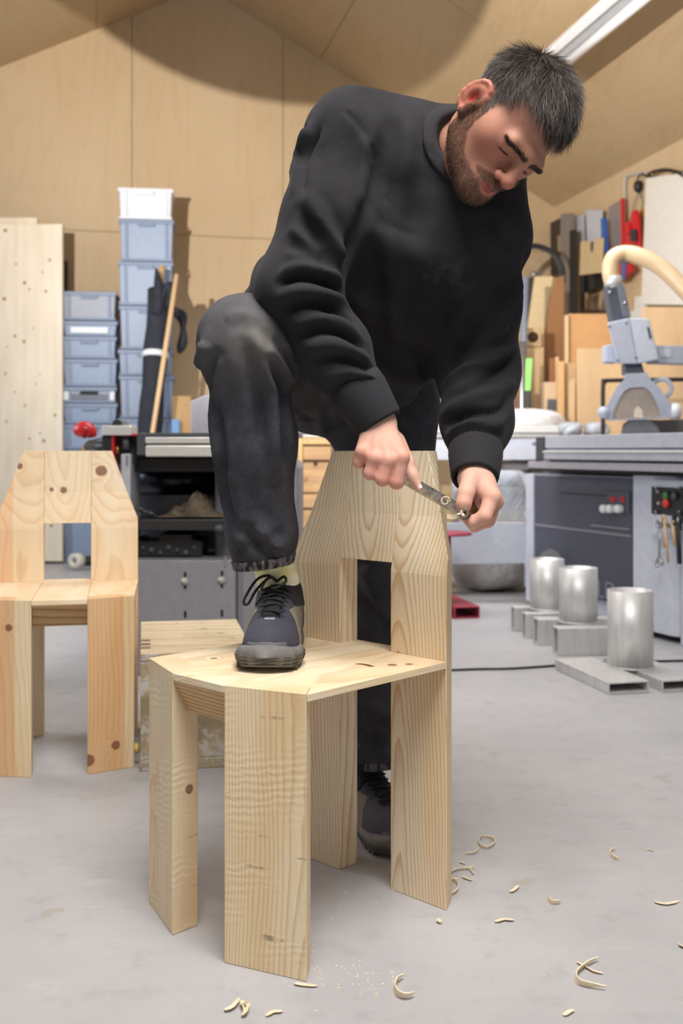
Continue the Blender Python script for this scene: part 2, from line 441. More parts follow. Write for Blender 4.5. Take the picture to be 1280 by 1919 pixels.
# ------------------------------------------------------------------ pine chairs
ZS, ZT, ZB = 0.445, 0.82, 0.607
def make_chair(M, fw=.207, fy=.05):
    root = empty('dining_chair')
    for sx, key in ((-1, 'leg_l'), (1, 'leg_r')):
        q = [(sx*.0685, 0), (sx*fw, fy), (sx*(fw - .035), fy + .0425), (sx*.0685, .054)]
        m = MB(); m.prism([(x, y, 0) for x, y in q], [(x, y, ZS) for x, y in q]); m.build('front_leg', M[key], root, 0.0012, 1)
    # seat of three boards between the legs, thin edge with a bevelled underside
    zt, zb = ZS - 0.0008, ZS - 0.0135
    boards = [[(-.0685, .0547), (-fw + .0348, fy + .0430), (-fw + .0001, fy + .0012), (-.2006, .4005), (-.0690, .4005)],
              [(-.0680, .0005), (.0680, .0005), (.0680, .452), (-.0680, .452)],
              [(.0685, .0547), (fw - .0348, fy + .0430), (fw - .0001, fy + .0012), (.2006, .4005), (.0690, .4005)]]
    for i, q in enumerate(boards):
        m = MB(); m.prism([(x, y, zb) for x, y in q], [(x, y, zt) for x, y in q]); m.build('seat_board', M['seat%d' % i], root, 0.001, 1)
    m = MB(); x = .0680                                    # sloping front apron
    m.prism([(-x, .0005, zb), (x, .0005, zb), (x, .054, zb), (-x, .054, zb)], [(-x, .034, zb - .058), (x, .034, zb - .058), (x, .054, zb - .058), (-x, .054, zb - .058)])
    m.build('apron', M['apron'], root, 0.001, 1)
    m = MB(); m.prism([(-.08, .13, zb - .03), (.08, .13, zb - .03), (.08, .38, zb - .03), (-.08, .38, zb - .03)],
                      [(-.10, .106, zb - .0003), (.10, .106, zb - .0003), (.10, .4003, zb - .0003), (-.10, .4003, zb - .0003)])
    m.build('seat_batten', M['apron'], root, 0.001, 1)
    # back posts run from floor to the top; upper half leans back and tapers to the crown
    yf, yb = .401, .451
    lean = .0375
    for sx, key in ((-1, 'post_l'), (1, 'post_r')):
        rows = [(0.0, .2006, yf, yb), (ZS, .2006, yf, yb), (ZB - .012, .2006, yf, yb), (ZB - .004, .2006, yf + .0012, yb), (ZB + .018, .2000, yf + .0055, yb + .001), (.70, .1695, yf + .0225, yb + .007), (ZT, .1255, yf + lean, yb + .016)]
        m = MB(); vs = []
        for z, xo, a, b in rows:
            vs += [(sx * .0665, a, z), (sx * xo, a, z), (sx * (xo - .028 * min(1, (.83 - z) / .2)), b, z), (sx * .0665, b, z)]
        fs = [(3, 2, 1, 0)]
        for i in range(len(rows) - 1):
            for k in range(4): fs.append((i*4+k, i*4+(k+1) % 4, i*4+4+(k+1) % 4, i*4+4+k))
        n = (len(rows) - 1) * 4; fs.append((n, n+1, n+2, n+3))
        m.add(vs, fs); m.build('back_post', M[key], root, 0.0012, 1)
    rows = [(ZB + .004, yf + .002, yb), (ZB + .018, yf + .0055, yb + .001), (.70, yf + .0225, yb + .007), (ZT, yf + lean, yb + .016)]
    m = MB(); vs = []
    for z, a, b in rows: vs += [(-.066, a, z), (.066, a, z), (.066, b, z), (-.066, b, z)]
    fs = [(3, 2, 1, 0)]
    for i in range(len(rows) - 1):
        for k in range(4): fs.append((i*4+k, i*4+(k+1) % 4, i*4+4+(k+1) % 4, i*4+4+k))
    n = (len(rows) - 1) * 4; fs.append((n, n+1, n+2, n+3))
    m.add(vs, fs); m.build('back_panel', M['panel'], root, 0.0008, 1)
    return root
C1 = dict(light=(242, 228, 201), dark=(210, 175, 130), amount=.8)
main_mats = {
    'post_r': pine('pine_post_right', (.088, .430, 0), (.0, .068), spacing=.0062, wob=.013, seed=1.3, **C1),
    'post_l': pine('pine_post_left', (-.27, .50, 0), (.02, .06), spacing=.0065, wob=.012, seed=4.1, **C1),
    'panel': pine('pine_back_panel', (.10, .40, 0), (-.16, .10), spacing=.0068, wob=.012, seed=2.2, **C1),
    'leg_l': pine('rough_pine_leg_left', (-.1, .22, 0), (0, .02), spacing=.0030, wob=.010, saw=1.0, stain=.55, amount=.5, light=(232, 214, 182), dark=(208, 176, 134), knots=[((-.0685, .035, .24), .009)], seed=3.3),
    'leg_r': pine('rough_pine_leg_right', (.14, .25, 0), (0, .01), spacing=.0029, wob=.007, saw=.6, stain=.8, amount=.6, light=(238, 221, 188), dark=(208, 171, 124), seed=6.4),
    'seat0': pine('pine_seat_board_left', (-.13, 0.0, .36), (0, .02), 'y', .007, .012, knots=[((-.12, .13, ZS), .007)], seed=.4, **{**C1, 'amount': .55}),
    'seat1': pine('pine_seat_board_middle', (.02, 0.0, .30), (0, .03), 'y', .006, .012, seed=2.9, **{**C1, 'amount': .45}),
    'seat2': pine('pine_seat_board_right', (.14, 0.0, .34), (0, -.02), 'y', .007, .012, knots=[((.15, .312, ZS), .010), ((.168, .337, ZS), .008)], seed=5.5, **{**C1, 'amount': .4}),
    'apron': pine('pine_apron', (.02, .1, .36), (0, .03), 'x', .008, .012, seed=1.9, light=(216, 186, 140), dark=(176, 132, 84)),
}
chair = make_chair(main_mats)
w_, b_ = Vector((.713, -.701, 0)), Vector((.701, .713, 0))
chair.location = w_ * -1.401 + b_ * 1.087; chair.rotation_euler = (0, 0, math.atan2(-.701, .713))
tag(chair, 'pale pine chair in the foreground under the raised shoe, with rough-sawn front legs', 'chair', 'matching pine chairs')
C2 = dict(light=(243, 225, 196), dark=(224, 194, 154))
left_mats = {
    'post_r': pine('red_pine_post_right', (.15, .62, 0), (.0, .01), spacing=.009, wob=.012, amount=.6, knots=[((.095, .431, .762), .017)], seed=1.3, **C2),
    'post_l': pine('red_pine_post_left', (-.12, .60, 0), (.02, .0), spacing=.009, wob=.012, amount=.55, knots=[((-.135, .4325, .776), .010)], heart=(-.3, -.15, (250, 222, 200)), seed=4.1, **C2),
    'panel': pine('red_pine_back_panel', (.0, .50, 0), (-.02, .04), spacing=.009, wob=.014, amount=.5, knots=[((-.012, .424, .706), .010), ((-.046, .4242, .708), .007)], seed=2.2, **C2),
    'leg_l': pine('heartwood_leg_left', (-.1, .22, 0), (0, .02), spacing=.005, wob=.010, amount=.5, light=(232, 213, 178), dark=(214, 184, 142), heart=(-.17, -.11, (246, 214, 190)), knots=[((-.125, .02, .375), .010)], seed=3.3),
    'leg_r': pine('heartwood_leg_right', (.14, .25, 0), (0, .01), spacing=.005, wob=.009, amount=.55, light=(232, 213, 178), dark=(214, 184, 142), heart=(.05, .160, (248, 220, 198)), knots=[((.139, .0255, .064), .013), ((.072, .002, .035), .016)], seed=6.4),
    'seat0': pine('red_pine_seat_left', (-.13, 0.0, .36), (0, .02), 'y', .007, .012, amount=.35, seed=.4, **C2),
    'seat1': pine('red_pine_seat_middle', (.02, 0.0, .30), (0, .03), 'y', .006, .012, amount=.35, seed=2.9, **C2),
    'seat2': pine('red_pine_seat_right', (.10, 0.0, .40), (0, -.02), 'y', .006, .012, amount=.5, seed=5.5, **C2),
    'apron': pine('red_pine_apron', (-.03, .1, .50), (0, .0), 'x', .02, .02, seed=1.9, light=(196, 164, 118), dark=(160, 122, 80)),
}
chair2 = make_chair(left_mats, .186, .0425)
chair2.location = (-.711, 2.690, 0); chair2.rotation_euler = (0, 0, math.radians(11.6))
tag(chair2, 'reddish pine chair with dark knots standing behind on the left', 'chair', 'matching pine chairs')

# ------------------------------------------------------------------ old wooden box with finger joints, behind the chair
t = NT('old_box_wood'); oc = t.coord()
g = t.noise(t.mapping(oc, scale=(0.25, 3, 3)), 14, 5, .6)
c = t.ramp(g, [(0.25, lin(164, 146, 118)), (0.5, lin(210, 192, 162)), (0.8, lin(230, 214, 186))])
spn = t.noise(oc, 26, 5, .65)
c = t.mix(t.math('MULTIPLY', t.smooth(spn, .60, .70), .8), c, lin(112, 92, 70))
pn = t.noise(t.mapping(oc, loc=(2, 1, 0)), 11, 5, .7)
sxn = t.n('ShaderNodeSeparateXYZ'); t.l(oc, sxn.inputs[0])
front = t.smooth(sxn.outputs[1], .002, .006, 1, 0)
c = t.mix(t.math('MULTIPLY', front, .75), c, t.mix(t.smooth(t.noise(oc, 9, 4), .35, .65), lin(118, 98, 72), lin(172, 150, 118)))
c = t.mix(t.math('MULTIPLY', t.math('MULTIPLY', t.smooth(pn, .48, .6), front), .75), c, lin(206, 203, 196))
t.set(c, .8, 0, .2); t.bump(g, .3, .004); M_BOX = t.m
M_BOXD = simple('box_end_grain', (126, 108, 82), .85, var=.2)
bx = empty('wooden_box', (-.514, 2.728, 0), math.radians(10.5), 'weathered wooden box with finger joints and paint traces behind the main chair', 'box')
bw, bd, bh = .29, .53, .30
m = MB(); z1 = bh                                       # top board with a slot opening for the hand
m.box((.0, 0, z1 - .018), (bw, .27, z1)); m.box((.0, .285, z1 - .018), (bw, bd, z1))
m.box((.0, .27, z1 - .018), (.115, .285, z1)); m.box((.245, .27, z1 - .018), (bw, .285, z1))
m.build('top_board', M_BOX, bx, .002)
MB().box((.02, .22, z1 - .03), (bw - .02, .34, z1 - .0185)).build('slot_backing', simple('slot_dark', (60, 50, 38), .9), bx)
MB().box((0, .002, .028), (bw, .018, z1 - .0185)).build('front_board', M_BOX, bx, .002)
MB().box((-.002, 0, 0), (bw + .002, .02, .0275)).build('base_strip', M_BOX, bx, .002)
MB().box((0, .0185, .0), (.018, bd, z1 - .0185)).build('side_board', M_BOX, bx, .002)
MB().box((bw - .018, .0185, .0), (bw, bd, z1 - .0185)).build('side_board', M_BOX, bx, .002)
MB().box((.0185, bd - .018, 0), (bw - .0185, bd, z1 - .0185)).build('back_board', M_BOX, bx, .002)
for k in range(3):
    MB().box((-.0012, .075 + k * .055, z1 - .0185), (.026, .10 + k * .055, z1 + .0008)).build('finger_joint', M_BOXD, bx)
MB().lathe([(.001, 0), (.012, .004), (.014, .012), (.006, .018), (.001, .019)], (-.001, .06, .045), (-1, 0, 0), 10).build('glue_lump', simple('resin', (214, 186, 110), .4), bx)
# ------------------------------------------------------------------ left background
def slab(name, poly, Y, th, mat, parent=None, bevel=0.002, label=None, cat=None, group=None):
    m = MB(); m.extrude([P(x, y, Y) for x, y in poly], (0, th, 0))
    o = m.build(name, mat, parent, bevel)
    return tag(o, label, cat, group)
t = NT('glued_spruce_panel'); oc = t.coord()
g = t.noise(t.mapping(oc, scale=(1, 1, .12)), 16, 3)
c = t.ramp(g, [(.3, lin(228, 214, 192)), (.7, lin(244, 232, 212))])
t.set(c, .55, 0, .3); M_SPRUCE = t.m
M_KNOT = simple('spruce_knot', (166, 128, 84), .6)
Yp = 7.75
lp_ = empty('spruce_panel', P(18, 1052, Yp), 0, 'tall pale spruce panel with small knots, nearer of the two at the left edge', 'panel')
def rel(o, v): return Vector(v) - o.location
hts = 2.45
m = MB()
m.box((-.40, 0, 0), (.383, .045, hts)); m.build('board', M_SPRUCE, lp_, .003)
for (kx, ky, kr) in [(93,487,.011),(46,530,.013),(86,546,.011),(55,542,.009),(30,495,.008),(8,560,.014),(28,630,.011),(45,640,.012),(62,615,.007),(10,432,.014),(80,510,.007),(47,760,.009),(103,778,.011),(12,790,.009),(75,812,.008),(82,826,.013),(55,822,.009),(28,735,.007),(75,700,.006),(14,650,.006),(68,720,.006),(96,985,.012),(100,930,.008),(10,700,.009)]:
    v = rel(lp_, P(kx, ky, Yp))
    MB().lathe([(kr, .0), (kr * .9, .0012), (.001, .0014)], (v.x, .0002, v.z), (0, -1, 0), 12).build('knot', M_KNOT, lp_).scale = (1, 1, 1)
lp2 = empty('spruce_panel', P(-30, 1050, 7.83), 0, 'second pale spruce panel, its top showing just above the nearer one', 'panel')
MB().box((-.5, 0, 0), (.39, .04, 2.515)).build('board', M_SPRUCE, lp2, .003)
db = slab('dark_board', [(112, 488), (126, 488), (126, 1038), (112, 1038)], 8.17, .03, simple('dark_brown_board', (70, 60, 54), .6), None, .002, 'thin dark board on edge between spruce panel and crates', 'board')

# stacking crates
M_CR = simple('grey_blue_crate', (140, 157, 184), .45, var=.03)
M_CR2 = simple('grey_crate_rim', (122, 138, 166), .45, var=.03)
M_CRL = simple('grey_crate_worn', (158, 164, 178), .5, var=.04)
M_CRW = simple('white_crate', (212, 218, 230), .45, var=.02)
M_CRWR = simple('white_crate_rim', (222, 226, 236), .45, var=.02)
M_HOLE = simple('dark_opening', (24, 24, 28), .8)
W2 = .2
def make_crate(h, body, rim, label, kind='plain'):
    r = empty('stacking_crate', (0, 0, 0), 0, label, 'crate', 'grey stacking crates')
    m = MB(); i = .010
    m.prism([(-W2+.02, .02, .001), (W2-.02, .02, .001), (W2-.02, .29, .001), (-W2+.02, .29, .001)], [(-W2+i, i, h - .02), (W2-i, i, h - .02), (W2-i, .3-i, h - .02), (-W2+i, .3-i, h - .02)])
    m.build('body', body, r, .006)
    m = MB()
    m.box((-W2, 0, h - .03), (W2, .3, h - .0015)); m.build('rim', rim, r, .004)
    if kind != 'shallow':
        for x in (-.155, .135): MB().box((x, .0035, .012), (x + .02, .02, h - .0305)).build('rib', rim, r, .003)
        MB().box((-.19, .004, .002), (.19, .012, .02)).build('base_band', rim, r, .003)
    if kind == 'plain': MB().box((-.06, -.010, h - .052), (.06, .012, h - .0305)).build('grip', rim, r, .004)
    if kind == 'shallow':
        MB().box((-.14, .001, .02), (.13, .012, h - .045)).build('label_slot', M_CRWR, r, .003)
    if kind == 'mesh':
        MB().box((-.065, -.001, h - .055), (.065, .02, h - .035)).build('grip_opening', M_HOLE, r, .002)
        for x in (-.18, .15): MB().box((x, -.002, .02), (x + .035, .012, h - .035)).build('corner_tab', M_CRWR, r, .003)
        m = MB()
        for a in range(15):
            for b in range(3):
                x = -.125 + a * .0178 + (b % 2) * .009; z = .02 + b * .016
                m.prism([(x, .0022, z), (x + .005, .0022, z + .005), (x, .0022, z + .01), (x - .005, .0022, z + .005)], [(x, .02, z), (x + .005, .02, z + .005), (x, .02, z + .01), (x - .005, .02, z + .005)])
        m.build('perforation', M_HOLE, r).__setitem__('kind', 'stuff')
    return r
YC = 7.82
def stack(px, spec, bottoms):
    base = P(px, 845, YC)
    for k, (yt, yb, kind, txt) in enumerate(spec):
        zt, zb = P(0, yt, YC).z, max(P(0, yb, YC).z, 0)
        b, rm = (M_CRW, M_CRWR) if kind == 'white' else ((M_CRL, M_CR2) if kind in ('worn', 'mesh') else (M_CR, M_CR2))
        c = make_crate(zt - zb, b, rm, txt, 'plain' if kind in ('white', 'worn', 'plain') else kind)
        c.location = (base.x + (0.004 if k % 2 else -.003), base.y + .0, zb); c.rotation_euler = (0, 0, YAW * .55)
nth = ['second', 'third', 'fourth', 'fifth', 'sixth', 'seventh', 'eighth', 'ninth', 'tenth', 'eleventh']
R = [(352, 410.5), (411, 489.5), (490, 572.5), (573, 654.5), (655, 703.5), (704, 783.5), (784, 864), (864.5, 955), (955.5, 1055)]
stack(273.5, [(a, b, 'white' if i == 0 else 'plain', 'white crate on top of the taller crate stack' if i == 0 else 'grey-blue crate, %s from the top of the taller stack beside the fabric roll' % nth[i - 1]) for i, (a, b) in enumerate(R)], 0)
L = [(546, 600, 'worn'), (601, 629.5, 'shallow'), (630, 672, 'plain'), (672.5, 724, 'plain'), (724.5, 755, 'mesh'), (755.5, 794, 'plain'), (794.5, 842, 'plain'), (842.5, 900, 'plain'), (900.5, 960, 'plain'), (960.5, 1055, 'plain')]
txt = {'worn': 'worn grey crate on top of the shorter stack beside the spruce panel', 'shallow': 'shallow grey crate with a pale label slot, second from the top of the shorter stack', 'mesh': 'perforated grey crate with a black grip opening in the shorter stack'}
stack(167.5, [(a, b, k, txt.get(k, 'grey-blue crate, %s from the top of the shorter stack beside the spruce panel' % nth[i - 1])) for i, (a, b, k) in enumerate(L)], 0)

# fabric roll, sticks, cloth
M_NAVY = simple('dark_fabric', (34, 37, 48), .85, var=.2, bump=.3)
M_STICK = simple('beech_stick', (206, 174, 132), .55, stretch=(1, 1, .1))
Yr = 7.35
fr = empty('fabric_roll', P(258, 1040, Yr), 0, 'dark fabric roll tied with a white strap, leaning on the tall crate stack', 'fabric roll')
o_ = fr.location
def rp(px, py, Y): return P(px, py, Y) - o_
pa, pb = rp(262, 1062, 7.1), rp(300, 545, 7.52)
m = MB(); N = 14
pts = [pa.lerp(pb, i / N) for i in range(N + 1)]
m.tube(pts, [.082 + .006 * math.sin(i * 1.9) for i in range(N + 1)], 20); m.build('roll', M_NAVY, fr)
q = pa.lerp(pb, .755); d = (pb - pa).normalized()
MB().ringcyl(q - d * .02, q + d * .02, .092, .078, 24).build('strap', M_CRWR, fr)
m = MB(); top = [rp(296, 590, 7.46), rp(300, 560, 7.45), rp(297, 530, 7.45), rp(293, 503, 7.5)]
m.tube(smooth_path(top, 4), [.075, .078, .08, .082, .08, .075, .07, .062, .052, .042, .03, .02, .012], 12, flat=.6)
m.tube(smooth_path([rp(300, 575, 7.44), rp(316, 535, 7.43), rp(322, 550, 7.41), rp(312, 578, 7.41)], 4), [.03, .04, .045, .05, .05, .05, .05, .045, .04, .035, .03, .025, .015], 12, flat=.6)
m.build('loose_end', M_NAVY, fr)
MB().tube([rp(296, 560, 7.62), rp(304, 499, 7.66)], .024, 10).build('core_stick', M_STICK, fr)
s = MB(); s.tube([P(248, 1060, 6.96), P(331, 515, 7.33)], .0165, 12); tag(s.build('wooden_stick', M_STICK), 'long round beech stick leaning beside the dark fabric roll', 'stick')
m = MB(); m.tube(smooth_path([P(320, 575, 7.60), P(340, 600, 7.62), P(343, 635, 7.62), P(336, 662, 7.60)], 5), [.02, .04, .055, .06, .06, .05, .042, .04, .045, .055, .065, .07, .07, .06, .04, .02], 14, flat=.5)
m.tube(smooth_path([P(325, 578, 7.66), P(345, 590, 7.66), P(346, 615, 7.66)], 5), [.02, .03, .035, .04, .04, .04, .035, .03, .025, .02, .01], 12, flat=.5)
tag(m.build('dark_cloth', M_NAVY), 'dark cloth bunched between the crates and the stick', 'cloth')
slab('blue_box', [(321, 786), (336, 786), (336, 1050), (321, 1050)], 7.55, .05, simple('light_blue_box', (112, 160, 214), .5), None, .004, 'narrow light blue box standing behind the planer', 'box')
slab('cardboard_box', [(322, 742), (358, 742), (358, 1050), (322, 1050)], 7.66, .18, simple('brown_cardboard', (190, 154, 108), .8), None, .004, 'tan cardboard carton standing behind the planer', 'carton')

# planer machine
M_BLK = simple('black_machine', (30, 30, 33), .5, var=.12)
M_DG = simple('dark_grey_steel', (74, 76, 82), .42, var=.06)
M_GP = simple('grey_machine_paint', (138, 136, 142), .45, var=.04)
M_LGP = simple('light_grey_paint', (182, 184, 192), .42, var=.03)
M_ALU = simple('anodised_aluminium', (232, 231, 226), .32, .55, var=.02)
M_STEEL = simple('brushed_steel', (178, 180, 184), .32, .9, var=.05)
M_RED = simple('red_plastic', (196, 34, 44), .35, var=.05)
Ym = 3.9
pl = empty('planer', P(320, 1265, Ym), 0, 'black and grey thickness planer with a bright aluminium fence rail behind the left chair', 'machine')
O = pl.location
def mp(px, py, Y=Ym): return P(px, py, Y) - O
def mslab(name, poly, Y, th, mat, bevel=.003, parent=None):
    m = MB(); m.extrude([mp(x, y, Y) for x, y in poly], (0, th, 0)); return m.build(name, mat, parent or pl, bevel)
def rect(a, b, c, d): return [(a, d), (c, d), (c, b), (a, b)]
base = mslab('lower_panel', rect(205, 1050, 441, 1264.5), Ym, .55, M_GP, .004)
for (x, y) in ((347, 1089), (416, 1087), (347, 1152), (416, 1150)):
    mslab('slot', rect(x - 2.4, y - (17 if y < 1120 else 7), x + 2.4, y + (15 if y < 1120 else 6)), Ym - .001, .01, M_HOLE, 0, base)
for (x, y) in ((347, 1089), (416, 1087)):
    MB().lathe([(.015, 0), (.015, .006), (.009, .007), (.008, .014), (.001, .015)], mp(x, y, Ym) + Vector((0, -.001, 0)), (0, -1, 0), 16).build('bolt', simple('washer', (186, 184, 174), .4, .4), base)
m = MB(); m.extrude([mp(420, 1042, Ym), mp(424, 1042, Ym), mp(424, 1062, Ym), mp(420, 1062, Ym)], (0, -.004, 0)); m.build('clip', M_STEEL, base)
mslab('side_column', [(441, 1264.5), (560, 1264.5), (560, 862), (441, 862)], Ym + .04, .5, M_GP, .03)
mslab('inner_column', [(402, 1049), (436, 1049), (436, 880), (412, 860), (402, 890)], Ym + .16, .1, simple('column_grey', (112, 112, 118), .35), .012)
mslab('left_column', rect(226, 850, 244.5, 1049), Ym + .02, .2, M_LGP, .006)
mslab('bore_plate', rect(232, 912, 244, 1049), Ym + .22, .03, M_GP, .002)
mslab('back_plate', rect(205, 852, 445, 1049), Ym + .44, .03, simple('inner_grey', (92, 94, 100), .25, .3), .002)
# drum seen inside the mouth
MB().cyl(mp(238, 900, Ym + .36), mp(404, 900, Ym + .36), .06, 28).build('cutter_drum', simple('drum_steel', (44, 46, 54), .22, .8), pl)
mslab('hood', rect(236, 855, 445, 885), Ym + .1, .34, M_BLK, .01)
tb = mslab('feed_table', [(250, 994), (400, 994), (408, 1002), (420, 1003), (428, 996), (431, 973), (250, 973)], Ym + .03, .38, simple('table_black', (40, 41, 44), .35), .004)
MB().lathe([(.016, 0), (.016, .01), (.001, .014)], mp(411, 990, Ym + .03), (0, -1, 0), 16).build('pivot', M_DG, tb)
gears = mslab('gear_block', [(252, 1044), (378, 1044), (380, 1015), (360, 1010), (358, 1000), (300, 1000), (296, 1012), (270, 1014), (252, 1008)], Ym + .1, .2, M_BLK, .006)
for i in range(7): MB().cyl(mp(268 + i * 16, 1026 + (i % 3) * 5, Ym + .095), mp(268 + i * 16, 1026 + (i % 3) * 5, Ym + .105), .008 + .004 * (i % 2), 12).build('gear', M_DG, gears)
mslab('offcut_guide', [(352, 1002), (366, 996), (372, 998), (356, 1040), (350, 1036)], Ym + .32, .02, M_LGP, .002)
mslab('wedge_block', [(256, 853), (273, 853), (273, 812), (262, 810), (256, 816)], Ym - .01, .3, M_DG, .004)
mslab('top_strip', [(262, 819), (560, 819), (560, 811), (262, 811)], Ym + .01, .4, M_DG, .003)
rail = mslab('fence_rail', rect(272, 819, 548, 831), Ym - .03, .03, M_ALU, .004)
mslab('lower_rail', rect(272, 834, 548, 856), Ym - .035, .035, M_ALU, .006, rail)
mslab('rail_core', rect(273, 819.5, 547, 856), Ym - .004, .02, M_DG, .0, rail)
mslab('rail_end', rect(541, 808, 549, 844), Ym - .045, .05, M_LGP, .003, rail)
mslab('left_box', [(196, 870), (256, 870), (256, 815), (196, 815)], Ym + .06, .22, M_BLK, .004)
mslab('red_edge', [(209, 880), (213.5, 880), (213.5, 814), (209, 814)], Ym - .005, .06, M_RED, .001)
mslab('red_edge', [(213.6, 816.5), (258, 816.5), (258, 813.5), (213.6, 813.5)], Ym - .005, .06, M_RED, .0005)
kn = mslab('clamp_bar', rect(189.5, 797, 246, 816), Ym - .02, .12, M_ALU, .005)
mslab('clamp_screw', [(208, 797), (228, 797), (224, 787), (213, 787)], Ym + .02, .04, M_BLK, .003, kn)
mslab('clamp_lever', [(228, 797), (242, 797), (240, 788), (226, 791)], Ym + .03, .03, M_STEEL, .003, kn)
mslab('post', rect(191, 816, 209, 872), Ym + .0, .05, M_BLK, .004)
MB().cyl(mp(236, 818, Ym + .02), mp(236, 842, Ym + .02), .014, 16).build('hold_down', M_DG, pl)
MB().cyl(mp(220, 836, Ym + .03), mp(220, 850, Ym + .03), .006, 12).build('stud', simple('brass', (178, 140, 60), .35, .8), pl)
mslab('small_bracket', rect(236, 853, 240, 872), Ym + .015, .02, M_STEEL, .001)
# rag lying on the feed table
pts = []; rng = random.Random(3)
gx, gy = 26, 16; V = []; Fq = []
for i in range(gx + 1):
    for k in range(gy + 1):
        u, v = i / gx, k / gy
        z = .012 + .060 * math.exp(-((u - .55) / .22) ** 2) * (1 - .5 * abs(v - .5)) + .030 * math.sin(u * 19 + v * 7) * math.sin(v * 11 + u * 4 + 1) * (1 - abs(2 * u - 1)) ** .5
        z *= min(1, 4 * min(u, 1 - u) + .15) * min(1, 6 * v + .02)
        c = mp(296 + 122 * u, 973, Ym + .04)
        V.append((c.x + .006 * math.sin(9 * v), c.y + .2 * v, c.z + .004 + max(z, .003)))
for i in range(gx):
    for k in range(gy):
        a = i * (gy + 1) + k; Fq.append((a, a + gy + 1, a + gy + 2, a + 1))
rg = mesh_np('rag', np.array(V) + np.array(O), Fq, simple('dirty_rag', (96, 84, 68), .9, var=.3, bump=.4))
sd = rg.modifiers.new('thick', 'SOLIDIFY'); sd.thickness = .004; sd.offset = 1
tag(rg, 'crumpled dirty brown rag lying in the mouth of the planer', 'rag')
cb = MB(); cb.tube(smooth_path([P(246, 948, 4.0), P(262, 955, 3.99), P(280, 962, 4.0), P(292, 968, 4.02)], 5), .007, 8); 
for k, (x, y) in enumerate(((262, 953), (280, 961))): cb.lathe([(.009, 0), (.009, .014), (.001, .015)], P(x, y, 3.99), (.8, 0, -.3), 10)
tag(cb.build('hose_coupling', M_DG), 'dark hose end with metal rings beside the rag', 'hose')

# grey plate leaning behind the planer, red clamp tool left
gp = slab('grey_plate', [(357, 815), (545, 815), (620, 812), (620, 742), (383, 741), (357, 752)], 4.55, .06, simple('lilac_grey_plate', (174, 172, 182), .5), None, .005, 'light grey machine table tilted up behind the planer', 'machine table')
MB().box((-.55, 4.60, 0), (-.2, 4.95, P(0, 813, 4.6).z)).build('table_frame', M_GP, gp, .01)
rc = empty('red_clamp', P(160, 845, 4.4), 0, 'red-handled clamp hanging between the left chair and the crates', 'clamp')
def cp2(x, y, Y=4.4): return P(x, y, Y) - rc.location
MB().tube(smooth_path([cp2(140, 812), cp2(152, 806), cp2(168, 808), cp2(172, 820)], 4), [.012, .02, .026, .03, .034, .036, .036, .034, .03, .028, .026, .022, .016], 12).build('handle', M_RED, rc)
MB().tube([cp2(168, 832), cp2(203, 826, 4.0)], .016, 10).build('bar', M_BLK, rc)
MB().tube([cp2(165, 836), cp2(200, 838, 3.97)], .018, 10).build('jaw', M_BLK, rc)
MB().cyl(cp2(178, 834, 4.34), cp2(192, 833, 4.34), .014, 12).build('screw', M_STEEL, rc)
MB().box(tuple(cp2(159, 846) - Vector((.008, .008, 0))), tuple(cp2(159, 836) + Vector((.008, .008, 0)))).build('tip', simple('yellow_tip', (216, 170, 50), .4), rc)
# spool on the floor seen through the chair
spn = empty('cable_spool', P(150, 1064, 7.35), 0, 'pale round spool lying on the floor, seen through the left chair', 'spool')
MB().ringcyl((-.03, -.06, .052), (.0, .0, .052), .052, .02, 20).build('flange', simple('ivory', (214, 210, 196), .5), spn)
MB().cyl((.0, .0, .045), (.13, .04, .045), .035, 16).build('hose_wind', M_BLK, spn)
# ------------------------------------------------------------------ right background: panel saw
S0 = Vector((.984, 5.64, 0)); SU = Vector((.3615, -.932, 0)); SV = Vector((.932, .3615, 0))
saw = empty('panel_saw', S0, math.atan2(-.932, .3615), 'grey sliding table panel saw with a dark front panel at the right', 'saw')
def su(px, v=0.0):
    k = (px - CX) / F_PX; o = S0 + SV * v
    return (k * o.y - o.x) / (SU.x - k * SU.y)
def sz(px, py, v=0.0):
    u = su(px, v); Y = (S0 + SV * v + SU * u).y
    return EYE - (py - HORIZON) * Y / F_PX
def sb(name, u0, u1, v0, v1, z0, z1, mat, bevel=.004, parent=None): return MB().box((u0, v0, z0), (u1, v1, z1)).build(name, mat, parent or saw, bevel)
M_SLATE = simple('slate_panel', (78, 81, 94), .45, var=.04)
M_SAWG = simple('saw_grey', (190, 194, 206), .45, var=.03)
M_SAWL = simple('saw_light_grey', (206, 210, 222), .42, var=.03)
M_RAIL = simple('rail_aluminium', (176, 177, 186), .42, .08, var=.03)
M_RAILD = simple('rail_dark', (120, 120, 126), .45, .05)
U1, U2, U3 = su(1003), su(1187), su(1274)
cabm = sb('cabinet', 0.0, U2, .012, .85, .03, .705, M_SAWG, .01)
sb('plinth', .02, U3 - .02, .05, .8, 0, .0295, M_BLK, .002)
dp = sb('dark_panel', U1, U2 - .004, -.004, .0115, .118, .693, M_SLATE, .003)
sb('frame_edge', 0, U1 - .002, -.012, .0115, .03, .70, M_SAWG, .003)
sb('trim_line', U1 + .01, U2 - .01, -.008, -.0045, .43, .442, simple('trim_grey', (132, 130, 138), .4), .001, dp)
sb('recess_edge', U1 + .62 * (U2 - U1), U2 - .02, -.010, -.0045, .462, .47, simple('recess_light', (140, 142, 152), .4), .002, dp)
sb('recess_edge', U1 + .3 * (U2 - U1), U2 - .05, -.008, -.0045, .607, .614, simple('recess_dark', (40, 42, 50), .4), .002, dp)
cpn = sb('display_panel', su(1141), su(1183), -.012, -.0045, sz(1160, 962), sz(1160, 921), simple('display_grey', (84, 86, 96), .4), .003, dp)
